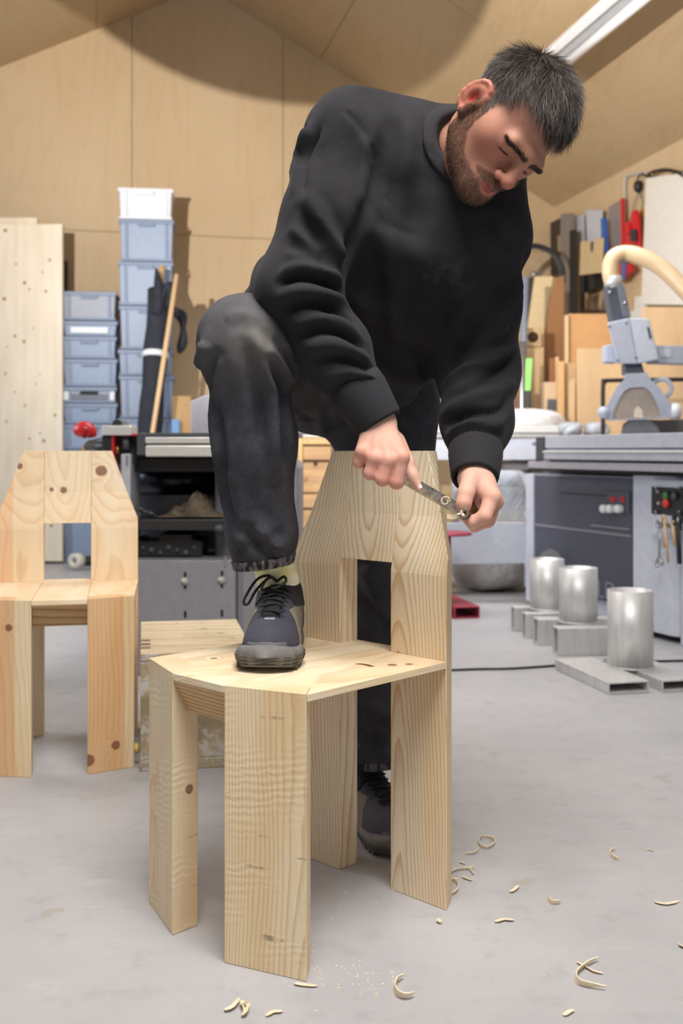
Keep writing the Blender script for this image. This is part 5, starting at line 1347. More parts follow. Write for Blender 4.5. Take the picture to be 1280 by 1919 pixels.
t.set(t.mix(.22, at.outputs['Color'], t.mix(1.0, at.outputs['Color'], t.ramp(nz, [(.3, (.82, .70, .66, 1)), (.7, (1, 1, 1, 1))]), 'MULTIPLY')), .58, 0, .3)
t.b.inputs['Subsurface Weight'].default_value = .12; t.b.inputs['Subsurface Radius'].default_value = (.010, .004, .002); t.b.inputs['Subsurface Scale'].default_value = .6
vz = t.noise(t.coord(), 260, 3); t.bump(vz, .12, .0012); M_SKIN = t.m
person = mesh_np('person', BV, BQ, M_SKIN, None, True, skin)
tag(person, 'bearded man in black sweatshirt and faded jeans bending over the chair, shaving its backrest', 'person')
# eyes
M_EYE = simple('eye', (44, 32, 28), .15, var=.02)
for s in (-1, 1):
    e = H(s*.032, .0722, .0005); MB().lathe([(.011 * math.sin(math.pi * k / 8), -.011 * math.cos(math.pi * k / 8)) for k in range(9)], e, Fh.tolist(), 14).build('eye', M_EYE, person)

# lash lines dropped onto the lids
hb_ = BVHTree.FromPolygons([tuple(v) for v in BV], [tuple(int(i) for i in q_) for q_ in BQ])
for s in (-1, 1):
    pl = []
    for k in range(9):
        f = k / 8; p_ = H(s * (.020 + .024 * f), .13, -.0035 - .0020 * f + .0006 * math.sin(math.pi * f))
        h_ = hb_.ray_cast(Vector(p_.tolist()), Vector((-Fh).tolist()))
        if h_[0] is not None: pl.append(h_[0])
    if len(pl) > 3: MB().tube(pl, [.0005 + .0012 * math.sin(math.pi * k / (len(pl) - 1)) for k in range(len(pl))], 6).build('eyelash', M_EYE, person)
# ---- hair: thin tapered strands rooted on the scalp
def strands(name, roots, nrm, dirs, lens, width, mat, seed, seg=4, lift=.5, curl=.25):
    rng = np.random.RandomState(seed); n = len(roots)
    P0 = roots.copy(); D = nrm * lift + dirs * (1 - lift); D += rng.normal(size=D.shape) * .16; D /= np.linalg.norm(D, axis=1)[:, None]
    side = np.cross(D, nrm); side += rng.normal(size=side.shape) * .3; side /= np.maximum(np.linalg.norm(side, axis=1), 1e-9)[:, None]
    cols = []; Vs = []; wv = rng.normal(size=D.shape) * curl
    for k in range(seg + 1):
        f = k / seg; w = width * (1 - f * .85)
        up = np.cross(side, D); up /= np.maximum(np.linalg.norm(up, axis=1), 1e-9)[:, None]
        Vs.append(np.stack([P0 + side * w, P0 - side * w * .5 + up * w * .8, P0 - side * w * .5 - up * w * .8], 1))
        P0 = P0 + D * (lens / seg)[:, None]
        D = D * .8 + dirs * .3 + wv * .18; D /= np.linalg.norm(D, axis=1)[:, None]
    V = np.stack(Vs, 1).reshape(-1, 3)             # n, seg+1, 3
    base = (np.arange(n) * (seg + 1) * 3)[:, None]; Q = []
    for k in range(seg):
        for a in range(3):
            b = (a + 1) % 3
            Q.append(np.concatenate([base + k*3+a, base + k*3+b, base + (k+1)*3+b, base + (k+1)*3+a], 1))
    return V, np.concatenate(Q)
def hair_mat(name, c0, c1, rough=.42):
    t = NT(name); r = t.n('ShaderNodeNewGeometry').outputs['Random Per Island']
    t.set(t.ramp(r, [(0, lin(*c0)), (.75, lin(*c1)), (1, lin(min(255, c1[0] + 70), min(255, c1[1] + 68), min(255, c1[2] + 66)))]), rough, 0, .5); return t.m
def pick(mask, n, seed):
    rng = np.random.RandomState(seed); ar = np.linalg.norm(np.cross(BV[BQ[:, 2]] - BV[BQ[:, 0]], BV[BQ[:, 3]] - BV[BQ[:, 1]]), axis=1)
    pm = mask[BQ].mean(1) * ar; fi = rng.choice(len(BQ), n, p=pm / pm.sum())
    w = rng.dirichlet((1, 1, 1, 1), n); roots = (BV[BQ[fi]] * w[:, :, None]).sum(1); nr_ = (BN[BQ[fi]] * w[:, :, None]).sum(1)
    return roots, nr_ / np.linalg.norm(nr_, axis=1)[:, None]
rt, nn = pick(np.where(hm_ > .5, hm_, 0), 19000, 5); q = to_head(rt)
whorl = vv(0, -.055, .115)
flow = q - whorl; flow = flow + vv(0, .25, -.06) * .22          # combed forward from the crown, down on the sides
flow = flow @ RH.T; flow -= nn * (flow * nn).sum(1)[:, None]; flow += vv(0, 0, -.02); flow /= np.maximum(np.linalg.norm(flow, axis=1), 1e-9)[:, None]
clump = np.stack([wnoise(rt, 150, k) for k in (1, 2, 3)], 1) * .35
flow = flow + clump; flow -= nn * (flow * nn).sum(1)[:, None] * .8; flow /= np.linalg.norm(flow, axis=1)[:, None]
topness = sstep(q[:, 2], .02, .085)
ln = .010 + .025 * topness + np.random.RandomState(2).uniform(-.003, .006, len(rt)) * (.4 + topness)
HV, HQ = strands('hair', rt - nn * .001, nn, flow, ln, .00043, None, 4, 4, .27, .35)
hair = mesh_np('hair', HV, HQ, hair_mat('greying_dark_hair', (38, 31, 28), (88, 78, 71)), person, True); hair['kind'] = 'stuff'; hair['label'] = 'short dark hair going grey'
rt, nn = pick(np.where(bm_ > .35, bm_, 0), 9500, 8); q = to_head(rt)
fl = (np.tile(vv(0, .25, -1.0), (len(rt), 1))) @ RH.T; fl -= nn * (fl * nn).sum(1)[:, None] * .8; fl /= np.linalg.norm(fl, axis=1)[:, None]
ln = np.random.RandomState(3).uniform(.0035, .007, len(rt)) * (1 + .3 * (q[:, 2] < -.085))
HV, HQ = strands('beard', rt - nn * .0008, nn, fl, ln, .00030, None, 6, 3, .45, .7)
be = mesh_np('beard', HV, HQ, hair_mat('brown_beard', (38, 25, 18), (92, 64, 46)), person, True); be['kind'] = 'stuff'; be['label'] = 'short brown beard'
rt, nn = pick(np.where(brow > .30, brow, 0) * is_head, 620, 9); q = to_head(rt)
fl = np.stack([np.sign(q[:, 0]), np.zeros(len(q)), .35 - 6 * (np.abs(q[:, 0]) - .012)], 1) @ RH.T; fl -= nn * (fl * nn).sum(1)[:, None] * .8; fl /= np.linalg.norm(fl, axis=1)[:, None]
HV, HQ = strands('eyebrows', rt - nn * .0006, nn, fl, np.full(len(rt), .009), .00045, None, 7, 3, .3, .3)
eb_ = mesh_np('eyebrows', HV, HQ, hair_mat('eyebrow_hair', (34, 26, 22), (66, 52, 44)), person, True); eb_['kind'] = 'stuff'
# fingernails
def nail(tip, prev, n, w=.006):
    tip, prev, n = Vector(tip.tolist()), Vector(prev.tolist()), Vector(n).normalized()
    d = (tip - prev).normalized(); s = d.cross(n).normalized(); n = s.cross(d)
    vs = []
    for a in range(5):
        for b in range(5):
            u, v = a / 4 - .5, b / 4 - .5
            vs.append(tip + d * (u * .011 + .001) + s * v * w * 2 * (1 - .25 * max(0, u)) + n * (-abs(v) ** 2 * .010))
    return vs, [(a*5+b, a*5+b+1, a*5+b+6, a*5+b+5) for a in range(4) for b in range(4)]
M_NAIL = simple('fingernail', (226, 176, 160), .3, var=.03)
tp = A_(RTH[0][3]); vs, fs = nail(tp + vv(-.001, -.0072, .001), A_(RTH[0][2]), (-.1, -1, .1), .0045); MB().add(vs, fs, True).build('fingernail', M_NAIL, person)
tp = A_(LTH[0][3]); vs, fs = nail(tp + vv(-.0035, -.0088, .001), A_(LTH[0][2]), (-.4, -1, .0), .0060); MB().add(vs, fs, True).build('fingernail', M_NAIL, person)
# ------------------------------------------------------------------ sweatshirt
t = NT('black_sweatshirt'); oc = t.coord()
nz = t.noise(oc, 7, 4, .6); kn = t.noise(oc, 520, 2, .6)
c = t.ramp(nz, [(.3, lin(39, 38, 41)), (.7, lin(51, 50, 53))])
fuzz = t.smooth(t.noise(oc, 300, 2), .70, .76)
dust = t.math('MULTIPLY', t.smooth(t.dist(oc, tuple(P(840, 545, 1.86))), .02, .085, 1, 0), t.smooth(t.noise(oc, 40, 4), .42, .62))
c = t.mix(t.math('MULTIPLY', dust, .30), c, lin(92, 90, 90)); c = t.mix(t.math('MULTIPLY', fuzz, .22), c, lin(120, 118, 118))
t.set(c, .92, 0, .12); t.b.inputs['Sheen Weight'].default_value = .03; t.b.inputs['Sheen Roughness'].default_value = .5
t.bump(kn, .22, .0012); M_SWEAT = t.m
t = NT('ribbed_cuff'); t.set(lin(50, 49, 52), .9, 0, .12); t.b.inputs['Sheen Weight'].default_value = .03; kn = t.noise(t.coord(), 500, 2); t.bump(kn, .2, .001); M_RIB = t.m
Ss = vv(.868, .341, -.363); ax = CHE - HEM; ax = ax / np.linalg.norm(ax); Ss = Ss - ax * (Ss @ ax); Ss /= np.linalg.norm(Ss); Sf = np.cross(Ss, ax)
back = -Sf
def sweater_sdf(p):
    cs = [HEM, HEM * .72 + CHE * .28, HEM * .35 + CHE * .65, CHE + ax * .02, SHO, NB - vv(0, -.0, .03)]
    d = loft(p, cs, Ss, Sf, [.213, .197, .202, .200, .150, .085], [.135, .150, .155, .145, .105, .075], 2.25, .06)
    r = chain(p, [SHO * .45 + RS * .55, RS, RS * .5 + RE * .5, RE, RE * .55 + RW * .45, RE * .18 + RW * .82], [.088, .082, .074, .0700, .0600, .0440], .03)
    d = smin(d, r, .045)
    l = chain(p, [SHO * .4 + LS * .6, LS, LS * .5 + LE * .5, LE, LE * .5 + LW * .5, LE * .15 + LW * .85], [.088, .078, .072, .0780, .0620, .0430], .03)
    d = smin(d, l, .04)
    d = smin(d, cone(p, RS, NB, .070, .060), .05); d = smin(d, cone(p, LS, NB, .070, .060), .05)
    d = smin(d, cone(p, PX(795, 335, 1.975), PX(800, 450, 1.985), .100, .110), .06)
    d = smax(d, -cone(p, NB + vv(.0, .0, -.01), H(0, -.03, -.06), .050, .066), .008)      # neck opening
    return d
SV_, SQ_ = surface_nets(sweater_sdf, (-.36, 1.58, .78), (.50, 2.42, 1.60), .0055, 8, 2.0)
SV_ = relax(SV_, SQ_, 3, .5)
SV_ = folds(SV_, SQ_, [
    # sleeve and armpit
    ([(706, 250), (699, 320), (686, 395), (660, 455), (640, 520)], .012, -.007),
    ([(690, 250), (680, 320), (668, 390)], .014, .008),
    ([(640, 205), (668, 228), (690, 262), (703, 300)], .004, -.0045),
    ([(575, 365), (602, 410), (628, 455), (645, 490)], .012, .010), ([(560, 400), (590, 450), (615, 490)], .010, -.007),
    ([(528, 512), (560, 500), (600, 508), (640, 522)], .009, .010), ([(522, 535), (560, 522), (610, 530), (645, 548)], .007, -.010),
    ([(522, 560), (560, 545), (612, 552), (655, 575)], .009, .010), ([(530, 585), (570, 570), (620, 580), (660, 603)], .007, -.009),
    ([(545, 610), (590, 597), (635, 605), (668, 630)], .009, .009), ([(560, 632), (600, 620), (645, 630), (680, 655)], .007, -.008),
    ([(575, 655), (615, 645), (655, 655), (692, 682)], .009, .008), ([(590, 680), (632, 668), (672, 680), (700, 702)], .007, -.007),
    ([(605, 708), (650, 697), (690, 705), (712, 722)], .009, .008), ([(640, 745), (670, 728), (705, 720)], .008, -.006),
    ([(545, 430), (575, 445), (610, 470)], .008, .005), ([(535, 455), (570, 470), (612, 495)], .008, -.005),
    # back edge of the right shoulder
    ([(600, 235), (578, 285), (566, 330), (566, 360)], .010, -.010), ([(584, 240), (562, 290), (550, 330)], .013, .010),
    # front of the body
    ([(765, 205), (760, 290), (745, 380), (732, 470), (728, 560), (735, 640)], .020, .008), ([(790, 215), (795, 290), (785, 370), (770, 450)], .020, -.003),
    ([(738, 215), (730, 290), (720, 360)], .016, -.004), ([(830, 320), (850, 400), (860, 480)], .022, -.005), ([(715, 500), (712, 600), (722, 690)], .016, -.008),
    ([(980, 500), (955, 580), (905, 650), (845, 715)], .016, .007), ([(940, 520), (920, 590), (870, 660), (815, 720)], .020, -.006),
    ([(760, 640), (775, 690), (800, 725)], .014, .006), ([(905, 400), (935, 430), (965, 470)], .016, -.005), ([(870, 480), (880, 560), (850, 640)], .025, .004),
    # left sleeve
    ([(812, 735), (860, 700), (910, 680), (965, 640)], .012, .009), ([(820, 755), (870, 728), (920, 705), (968, 668)], .009, -.010),
    ([(828, 775), (880, 748), (930, 735), (962, 712)], .010, .010), ([(832, 798), (885, 775), (935, 770), (952, 752)], .008, -.010),
    ([(838, 818), (880, 795), (920, 800), (940, 790)], .010, .010), ([(845, 845), (885, 822), (920, 838)], .008, -.005),
    ([(985, 470), (978, 540), (962, 610)], .010, -.006),
])
SV_ = relax(SV_, SQ_, 2, .4)
SN_ = vnormals(SV_, SQ_)
SV_ = SV_ + SN_ * (wnoise(SV_, 38, 4) * .0022 + wnoise(SV_, 90, 6) * .0008)[:, None]
sweat = mesh_np('sweatshirt', SV_, SQ_, M_SWEAT, person); sweat['label'] = 'black crew-neck sweatshirt'
def cuff(a, b, r0, r1, name='cuff', n=60, ribs=True, flat=1.0, mat=None):
    a, b = Vector(a.tolist()), Vector(b.tolist()); t_ = (b - a).normalized(); u = t_.orthogonal().normalized(); w = t_.cross(u)
    prof = [(r0 - .006, -.004), (r0, .0), (r0 + .0015, .25), (r0 * .5 + r1 * .5 + .001, .6), (r1 + .0005, .93), (r1 - .0015, 1.0), (r1 - .006, .985), (r1 - .008, .5)]
    vs = []; L_ = (b - a).length
    for r, h in prof:
        for k in range(n):
            an = 2 * math.pi * k / n; rr = r + (.0007 if k % 2 else 0)
            vs.append(a + t_ * h * L_ + (u * math.cos(an) + w * math.sin(an)) * rr)
    fs = [(i*n+k, i*n+(k+1) % n, (i+1)*n+(k+1) % n, (i+1)*n+k) for i in range(len(prof) - 1) for k in range(n)]
    return MB().add(vs, fs, True).build(name, mat or M_RIB, person)
def lerp(a, b, t_): return a * (1 - t_) + b * t_
cuff(lerp(RE, RW, .70), lerp(RE, RW, 1.02), .0485, .0425)
cuff(lerp(LE, LW, .73), lerp(LE, LW, 1.02), .0470, .0410)
# neck rib: a flattened ring round the neck opening
opn = lambda p: cone(p, NB + vv(.0, .0, -.01), H(0, -.03, -.06), .050, .066)
col_fn = lambda p: smax(np.maximum(sweater_sdf(p) - .0035, -(sweater_sdf(p) + .012)), opn(p) - .022, .004)
CV, CQ = surface_nets(col_fn, NB - vv(.13, .13, .13), NB + vv(.13, .13, .13), .0035, 8, 2.4)
mesh_np('collar', relax(CV, CQ, 2, .4), CQ, M_RIB, person)
n_ = 48; axN = (H(0, -.03, -.06) - NB); axN = axN / np.linalg.norm(axN); cN = NB + axN * .030
uN = np.cross(axN, vv(0, 0, 1)); uN /= np.linalg.norm(uN); wN = np.cross(axN, uN)
ring = []
for k in range(n_):
    a = 2 * math.pi * k / n_; ring.append(Vector((cN + (uN * math.cos(a) * .062 + wN * math.sin(a) * .064)).tolist()))
m = MB(); vs = []; 
for k in range(n_):
    a = 2 * math.pi * k / n_; rd = Vector((uN * math.cos(a) + wN * math.sin(a)).tolist()); tA = Vector(axN.tolist())
    for (dr, da) in ((.011, -.018), (.006, .000), (.0, .014), (-.004, .015), (-.003, .0), (.004, -.02)): vs.append(ring[k] + rd * dr + tA * da)
m.add(vs, [(k*6+i, ((k+1) % n_)*6+i, ((k+1) % n_)*6+(i+1) % 6, k*6+(i+1) % 6) for k in range(n_) for i in range(6)], True)
m = MB(); vs = []
for k in range(n_):
    a = 2 * math.pi * k / n_; rd = Vector((uN * math.cos(a) + wN * math.sin(a)).tolist()); tA = Vector(axN.tolist())
    for (dr, da) in ((-.006, .0), (-.006, .018), (-.009, .018), (-.009, .0)): vs.append(ring[k] + rd * dr + tA * da)
m.add(vs, [(k*4+i, ((k+1) % n_)*4+i, ((k+1) % n_)*4+(i+1) % 4, k*4+(i+1) % 4) for k in range(n_) for i in range(4)], True)
m.build('undershirt_collar', simple('blue_undershirt', (92, 124, 190), .8), person)

# ------------------------------------------------------------------ jeans
t = NT('faded_black_denim'); oc = t.coord()
tw = t.n('ShaderNodeTexWave'); tw.inputs['Scale'].default_value = 260; tw.inputs['Distortion'].default_value = 2.5; tw.inputs['Detail'].default_value = 2; tw.bands_direction = 'DIAGONAL'; t.l(oc, tw.inputs[0])
nz = t.noise(oc, 16, 4, .6); g2 = t.noise(t.mapping(oc, scale=(1, 1, .3)), 620, 2)
c = t.ramp(nz, [(.3, lin(48, 48, 54)), (.7, lin(70, 70, 77))])
kp = P(452, 625, 1.80)
fade = t.math('MULTIPLY', t.smooth(t.dist(t.mapping(oc, loc=(0, 0, 0)), tuple(kp)), .01, .15, 1, 0), t.smooth(t.noise(oc, 9, 3), .25, .6, .45, 1))
c = t.mix(t.math('MULTIPLY', fade, .60), c, lin(112, 109, 106))
kd = t.math('MULTIPLY', t.smooth(t.dist(oc, tuple(P(487, 640, 1.795))), .005, .05, 1, 0), .55)
c = t.mix(t.math('MULTIPLY', kd, .6), c, lin(136, 128, 114))
fr_ = t.math('MULTIPLY', t.smooth(t.dist(oc, tuple(P(453, 748, 1.80))), .004, .022, 1, 0), t.smooth(t.noise(t.mapping(oc, scale=(1.6, 1, .5)), 170, 2), .52, .6))
c = t.mix(fr_, c, lin(206, 200, 184))
c = t.mix(t.math('MULTIPLY', t.smooth(g2, .50, .75), .32), c, lin(100, 100, 104))
t.set(c, .88, 0, .15); t.bump(t.math('ADD', t.math('MULTIPLY', tw.outputs['Fac'], .4), g2), .12, .001); M_DENIM = t.m
RK, RA_ = PX(462, 646, 1.885), vv(-.140, 1.985, .560)
RHIP, LHIP = PX(590, 705, 2.26), vv(.10, 2.36, .93)
LK, LA = vv(.085, 2.325, .52), vv(.062, 2.335, .13)
def jeans_sdf(p):
    d = cone(p, RHIP * .35 + LHIP * .65 + vv(-.02, .02, .03), RHIP * .8 + LHIP * .2 + vv(0, .02, .03), .135, .135)
    r = chain(p, [RHIP, RHIP * .45 + RK * .55, RK, RK * .62 + RA_ * .38, RK * .25 + RA_ * .75, RA_ - vv(.003, 0, -.0)], [.115, .096, .0760, .0700, .0590, .0500], .035)
    r = smin(r, ball(p, RK + vv(.0, -.012, .006), .074), .03)
    d = smin(d, r, .05)
    l = chain(p, [LHIP, LHIP * .5 + LK * .5, LK, LA], [.120, .100, .085, .078], .04)
    d = smin(d, l, .05)
    # open ends: cut at the hems
    nR = vv(.13, .02, -1.0); nR /= np.linalg.norm(nR)
    nearR = (p[:, 0] < -.06) & (p[:, 1] < 2.12)
    d = np.where(nearR, np.maximum(d, (p - PX(490, 1062, 1.96)) @ nR), np.maximum(d, .143 - p[:, 2]))
    return d
JV, JQ = surface_nets(jeans_sdf, (-.36, 1.72, .10), (.34, 2.62, 1.22), .0055, 8, 2.0)
JV = relax(JV, JQ, 2, .5)
JV = folds(JV, JQ, [
    ([(385, 640), (378, 685), (386, 722)], .016, .012), ([(398, 665), (392, 700), (396, 730)], .008, -.008),
    ([(470, 618), (490, 660), (505, 720), (510, 800), (520, 900)], .011, .009), ([(455, 650), (470, 700), (488, 760), (492, 830)], .012, -.006),
    ([(500, 645), (525, 680), (545, 720)], .010, .012), ([(512, 690), (528, 730), (532, 790), (536, 880)], .009, -.008), ([(535, 640), (548, 680), (550, 715)], .010, .009),
    ([(395, 740), (402, 820), (415, 900), (430, 990)], .009, .006), ([(410, 760), (416, 840), (428, 930)], .009, -.005),
    ([(470, 960), (495, 1000), (530, 1030)], .012, .008), ([(440, 985), (470, 1010), (520, 1050)], .010, -.006), ([(445, 1035), (480, 1020), (535, 1000)], .010, -.005),
    ([(420, 600), (450, 588), (490, 600)], .012, .004), ([(430, 880), (450, 950), (450, 1010)], .012, .004),
    ([(555, 760), (580, 790), (600, 770)], .006, -.005), ([(590, 760), (605, 810), (615, 850)], .010, .007), ([(680, 1060), (700, 1110), (728, 1150)], .016, .010), ([(680, 1110), (705, 1150), (730, 1180)], .012, -.008),
    ([(672, 1330), (700, 1345), (725, 1350)], .014, -.006), ([(672, 1390), (700, 1400), (725, 1402)], .012, .006),
])
JN = vnormals(JV, JQ); JV = JV + JN * (wnoise(JV, 42, 14) * .0022 + wnoise(JV, 110, 16) * .0007)[:, None]
jeans = mesh_np('jeans', JV, JQ, M_DENIM, person); jeans['label'] = 'faded black denim jeans, worn pale at the raised knee'
# stitched hems: slices of the trouser leg, slightly proud
def hem(lo, hi, fn, region):
    V, Q = surface_nets(lambda p: np.maximum(np.maximum(jeans_sdf(p) - .0022, -(jeans_sdf(p) + .006)), fn(p)), lo, hi, .004, 8, 3.0)
    V = relax(V, Q, 1, .4); o = mesh_np('hem', V, Q, M_HEM, person); return o
t = NT('denim_hem'); w = t.n('ShaderNodeTexNoise'); t.l(t.mapping(t.coord(), scale=(1, 1, .16)), w.inputs[0]); w.inputs['Scale'].default_value = 130
t.set(t.ramp(w.outputs[0], [(.42, lin(44, 44, 48)), (.62, lin(118, 117, 120))]), .9, 0, .15); t.bump(w.outputs[0], .5, .002); M_HEM = t.m
nR_ = vv(.13, .02, -1.0); nR_ /= np.linalg.norm(nR_); cR_ = PX(490, 1062, 1.96)
hem((-.24, 1.86, .50), (-.05, 2.10, .68), lambda p: -((p - cR_) @ nR_) - .017, None)
hem((-.06, 2.22, .10), (.20, 2.46, .20), lambda p: p[:, 2] - .160, None)

# ------------------------------------------------------------------ socks and shoes
t = NT('lime_sock'); nz = t.noise(t.coord(), 30, 4, .7); t.set(t.ramp(nz, [(.35, lin(236, 235, 222)), (.55, lin(226, 228, 178)), (.72, lin(198, 208, 116))]), .95, 0, .1); t.bump(t.noise(t.coord(), 260, 2), .5, .002); M_SOCK = t.m
M_SOLE = simple('grey_rubber', (108, 106, 104), .75, var=.1, scale=60); M_TREAD = simple('worn_outsole', (70, 66, 58), .8, var=.25)
M_MESH = simple('navy_mesh', (58, 57, 70), .85, var=.15, scale=300, bump=.4); M_CAP = simple('toe_rubber', (84, 84, 88), .7, var=.12, scale=40)
M_OVER = simple('khaki_overlay', (112, 106, 92), .75, var=.1); M_SBLK = simple('shoe_black', (24, 24, 28), .85, var=.2, scale=200, bump=.2); M_LACE = simple('lace_black', (32, 32, 34), .85, var=.4, scale=260)
def make_shoe(M, ankle_w):
    """M maps shoe space (x across, y towards toe, z up; origin under heel centre, length 0.29) to the world"""
    R = np.array(M.to_3x3(), np.float32); T = np.array(M.translation, np.float32)
    def loc(p): return (p - T) @ R
    W = lambda v: Vector(M @ Vector(v))
    half = lambda y: np.interp(y, [-.005, .0, .02, .06, .11, .16, .21, .25, .275, .288, .293], [.0, .024, .038, .042, .041, .047, .054, .052, .042, .026, .0])
    def upper_l(q):
        d = ellip(q, (0, .208, .030), (.050, .082, .050))
        d = smin(d, ellip(q, (0, .125, .050), (.043, .085, .052)), .03)
        d = smin(d, ellip(q, (0, .055, .062), (.038, .060, .058)), .03)
        d = smin(d, cone(q, vv(0, .052, .05), vv(0, .044, .105), .040, .038), .025)
        d = smin(d, cone(q, vv(0, .10, .085), vv(0, .165, .062), .028, .030), .025)
        d = smax(d, -cone(q, vv(0, .048, .092), vv(0, .046, .16), .031, .036), .008)
        d = smax(d, -(q[:, 2] - .012), .005)
        return smax(d, q[:, 2] - .122 + .12 * np.abs(q[:, 1] - .05) * (q[:, 1] < .05), .006)
    pts = np.array([[x, y, z] for x in (-.07, .07) for y in (-.02, .31) for z in (-.01, .15)]); wp_ = pts @ R.T + T
    lo, hi = wp_.min(0) - .01, wp_.max(0) + .01
    shoe = None
    def sh(name, fn, mat, h=.0032, rl=2):
        V, Q = surface_nets(lambda p: fn(loc(p)), lo, hi, h, 8, 2.6); V = relax(V, Q, rl, .5)
        return mesh_np(name, V, Q, mat, shoe)
    shoe = sh('shoe', upper_l, M_MESH); shoe.parent = person
    sh('toe_cap', lambda q: np.maximum(upper_l(q) - .0022, np.maximum(.255 - q[:, 1] - .02 * np.cos(q[:, 0] * 60) , q[:, 2] - .050 + .10 * np.abs(q[:, 0]))), M_CAP, .003, 1)
    band = lambda q: np.abs(q[:, 1] - (.146 + (q[:, 2] - .03) * -.45)) - (.060 - .012 * np.abs(q[:, 0]) / .05)
    sh('side_overlay', lambda q: np.maximum(np.maximum(upper_l(q) - .0026, band(q)), np.maximum(q[:, 2] - .088, .0175 - np.abs(q[:, 0]))), M_OVER, .0028, 1)
    sh('collar', lambda q: np.maximum(upper_l(q) - .0028, np.maximum(.078 + .12 * np.maximum(q[:, 1] - .07, 0) - q[:, 2], q[:, 1] - .125)), M_SBLK, .003, 1)
    sh('tongue', lambda q: np.maximum(upper_l(q) - .0045, np.maximum(np.abs(q[:, 0]) - .0155, np.maximum(.088 - q[:, 1], q[:, 1] - .214))), M_SBLK, .003, 1)
    # sole: flared midsole with grooves, rockered toe
    lv = [(.0, .94), (.004, 1.03), (.012, 1.10), (.019, 1.13), (.026, 1.09), (.031, 1.0)]
    ys = np.concatenate([np.linspace(-.005, .27, 26), np.linspace(.275, .293, 7)])
    m = MB(); vs = []; n = len(ys) * 2
    for z, k in lv:
        ring = []
        for i, y in enumerate(ys): ring.append((half(y) * k, y, z))
        for y in ys[::-1]: ring.append((-half(y) * k, y, z))
        for j, (x, y, zz) in enumerate(ring):
            spring = .009 * max(0, (y - .215) / .08) ** 2; heel = .010 * max(0, (.03 - y) / .035) ** 2
            lift = .010 * math.exp(-((y - .30) / .04) ** 2) * (z / .036)
            yy = y + (.006 * (k - .95) * 10 if y > .27 else (-.006 * (k - .95) * 10 if y < .01 else 0))
            gr = 1 + (-.018 if (j % 4 == 0 and z > .004 and z < .033) else 0)
            vs.append(W((x * gr, yy, zz + spring * (1 - z * 8) + heel + lift)))
    fs = [(i*n+k, i*n+(k+1) % n, (i+1)*n+(k+1) % n, (i+1)*n+k) for i in range(len(lv) - 1) for k in range(n)]
    fs += [tuple(range(n - 1, -1, -1)), tuple((len(lv) - 1) * n + k for k in range(n))]
    sole = m.add(vs, fs, True).build('sole', M_SOLE, shoe)
    # toe bumper: tread blocks climbing the front and grooves moulded round the midsole
    ls = MB()
    for i in (-1, 0, 1):
        for k in range(4):
            z = .012 + k * .0085; yy = .2935 + .004 * math.sin(k * .9 + .3) - .0022 * abs(i) - (.002 if k == 3 else 0)
            w = .0052 - .0003 * k; x = i * (.0125 - .0006 * k)
            a_ = [(x - w, yy - .006, z), (x + w, yy - .006, z), (x + w, yy - .006, z + .006), (x - w, yy - .006, z + .006)]
            b_ = [(x - w * .8, yy + .0030, z + .0012), (x + w * .8, yy + .0030, z + .0012), (x + w * .8, yy + .0030, z + .0050), (x - w * .8, yy + .0030, z + .0050)]
            ls.prism([W(p) for p in a_], [W(p) for p in b_])
    ls.build('bumper_block', M_SOLE, sole)
    gv = MB()
    for z in (.0065, .0125, .0185):
        pl = []
        for k in range(31):
            y_ = np.interp(abs(k - 15) / 15, [0, .15, .4, .7, 1], [.2925, .290, .276, .25, .20]); s_ = 1 if k > 15 else -1
            kk = np.interp(z, [l[0] for l in lv], [l[1] for l in lv]); xx = float(half(y_)) * kk * s_ if abs(k - 15) > 3 else float(half(.288)) * kk * (k - 15) / 4
            sprg = .009 * max(0, (y_ - .215) / .08) ** 2
            pl.append(W((xx, y_ + (.006 * (kk - .95) * 10 if y_ > .27 else 0), z + sprg * .8 + .004 * (abs(k - 15) / 15) ** 2)))
        gv.tube(pl, .0009, 5)
    for s_ in (-1, 1):
        for i in range(8):
            y_ = .06 + i * .024
            gv.tube([W((s_ * float(half(y_ + .012 * f)) * float(np.interp(.004 + .024 * f, [l[0] for l in lv], [l[1] for l in lv])), y_ + .012 * f, .004 + .024 * f + .009 * max(0, (y_ - .215) / .08) ** 2)) for f in (0, .25, .5, .75, 1)], .0009, 5)
    gv.build('sole_groove', M_TREAD, sole)
    lug = MB()
    for i in range(12):
        y = .02 + i * .021
        for s in (-1, 1):
            x = half(y) * .86 * s; lug.prism([W((x - .008, y, -.0012 + .009 * max(0, (y - .215) / .08) ** 2)), W((x + .008, y, -.0012 + .009 * max(0, (y - .215) / .08) ** 2)), W((x + .008, y + .013, -.0012 + .009 * max(0, (y - .205) / .08) ** 2)), W((x - .008, y + .013, -.0012 + .009 * max(0, (y - .205) / .08) ** 2))],
                [W((x - .008, y, .008 + .009 * max(0, (y - .215) / .08) ** 2)), W((x + .008, y, .008 + .009 * max(0, (y - .215) / .08) ** 2)), W((x + .008, y + .013, .008 + .009 * max(0, (y - .205) / .08) ** 2)), W((x - .008, y + .013, .008 + .009 * max(0, (y - .205) / .08) ** 2))])
    lug.build('outsole_lug', M_TREAD, sole)
    # laces: find the upper's top by marching
    def top(x, y):
        zs = np.linspace(.14, .02, 90).astype(np.float32); q = np.stack([np.full_like(zs, x), np.full_like(zs, y), zs], 1)
        d = upper_l(q) - .006; k = np.argmax(d < 0); return float(zs[k])
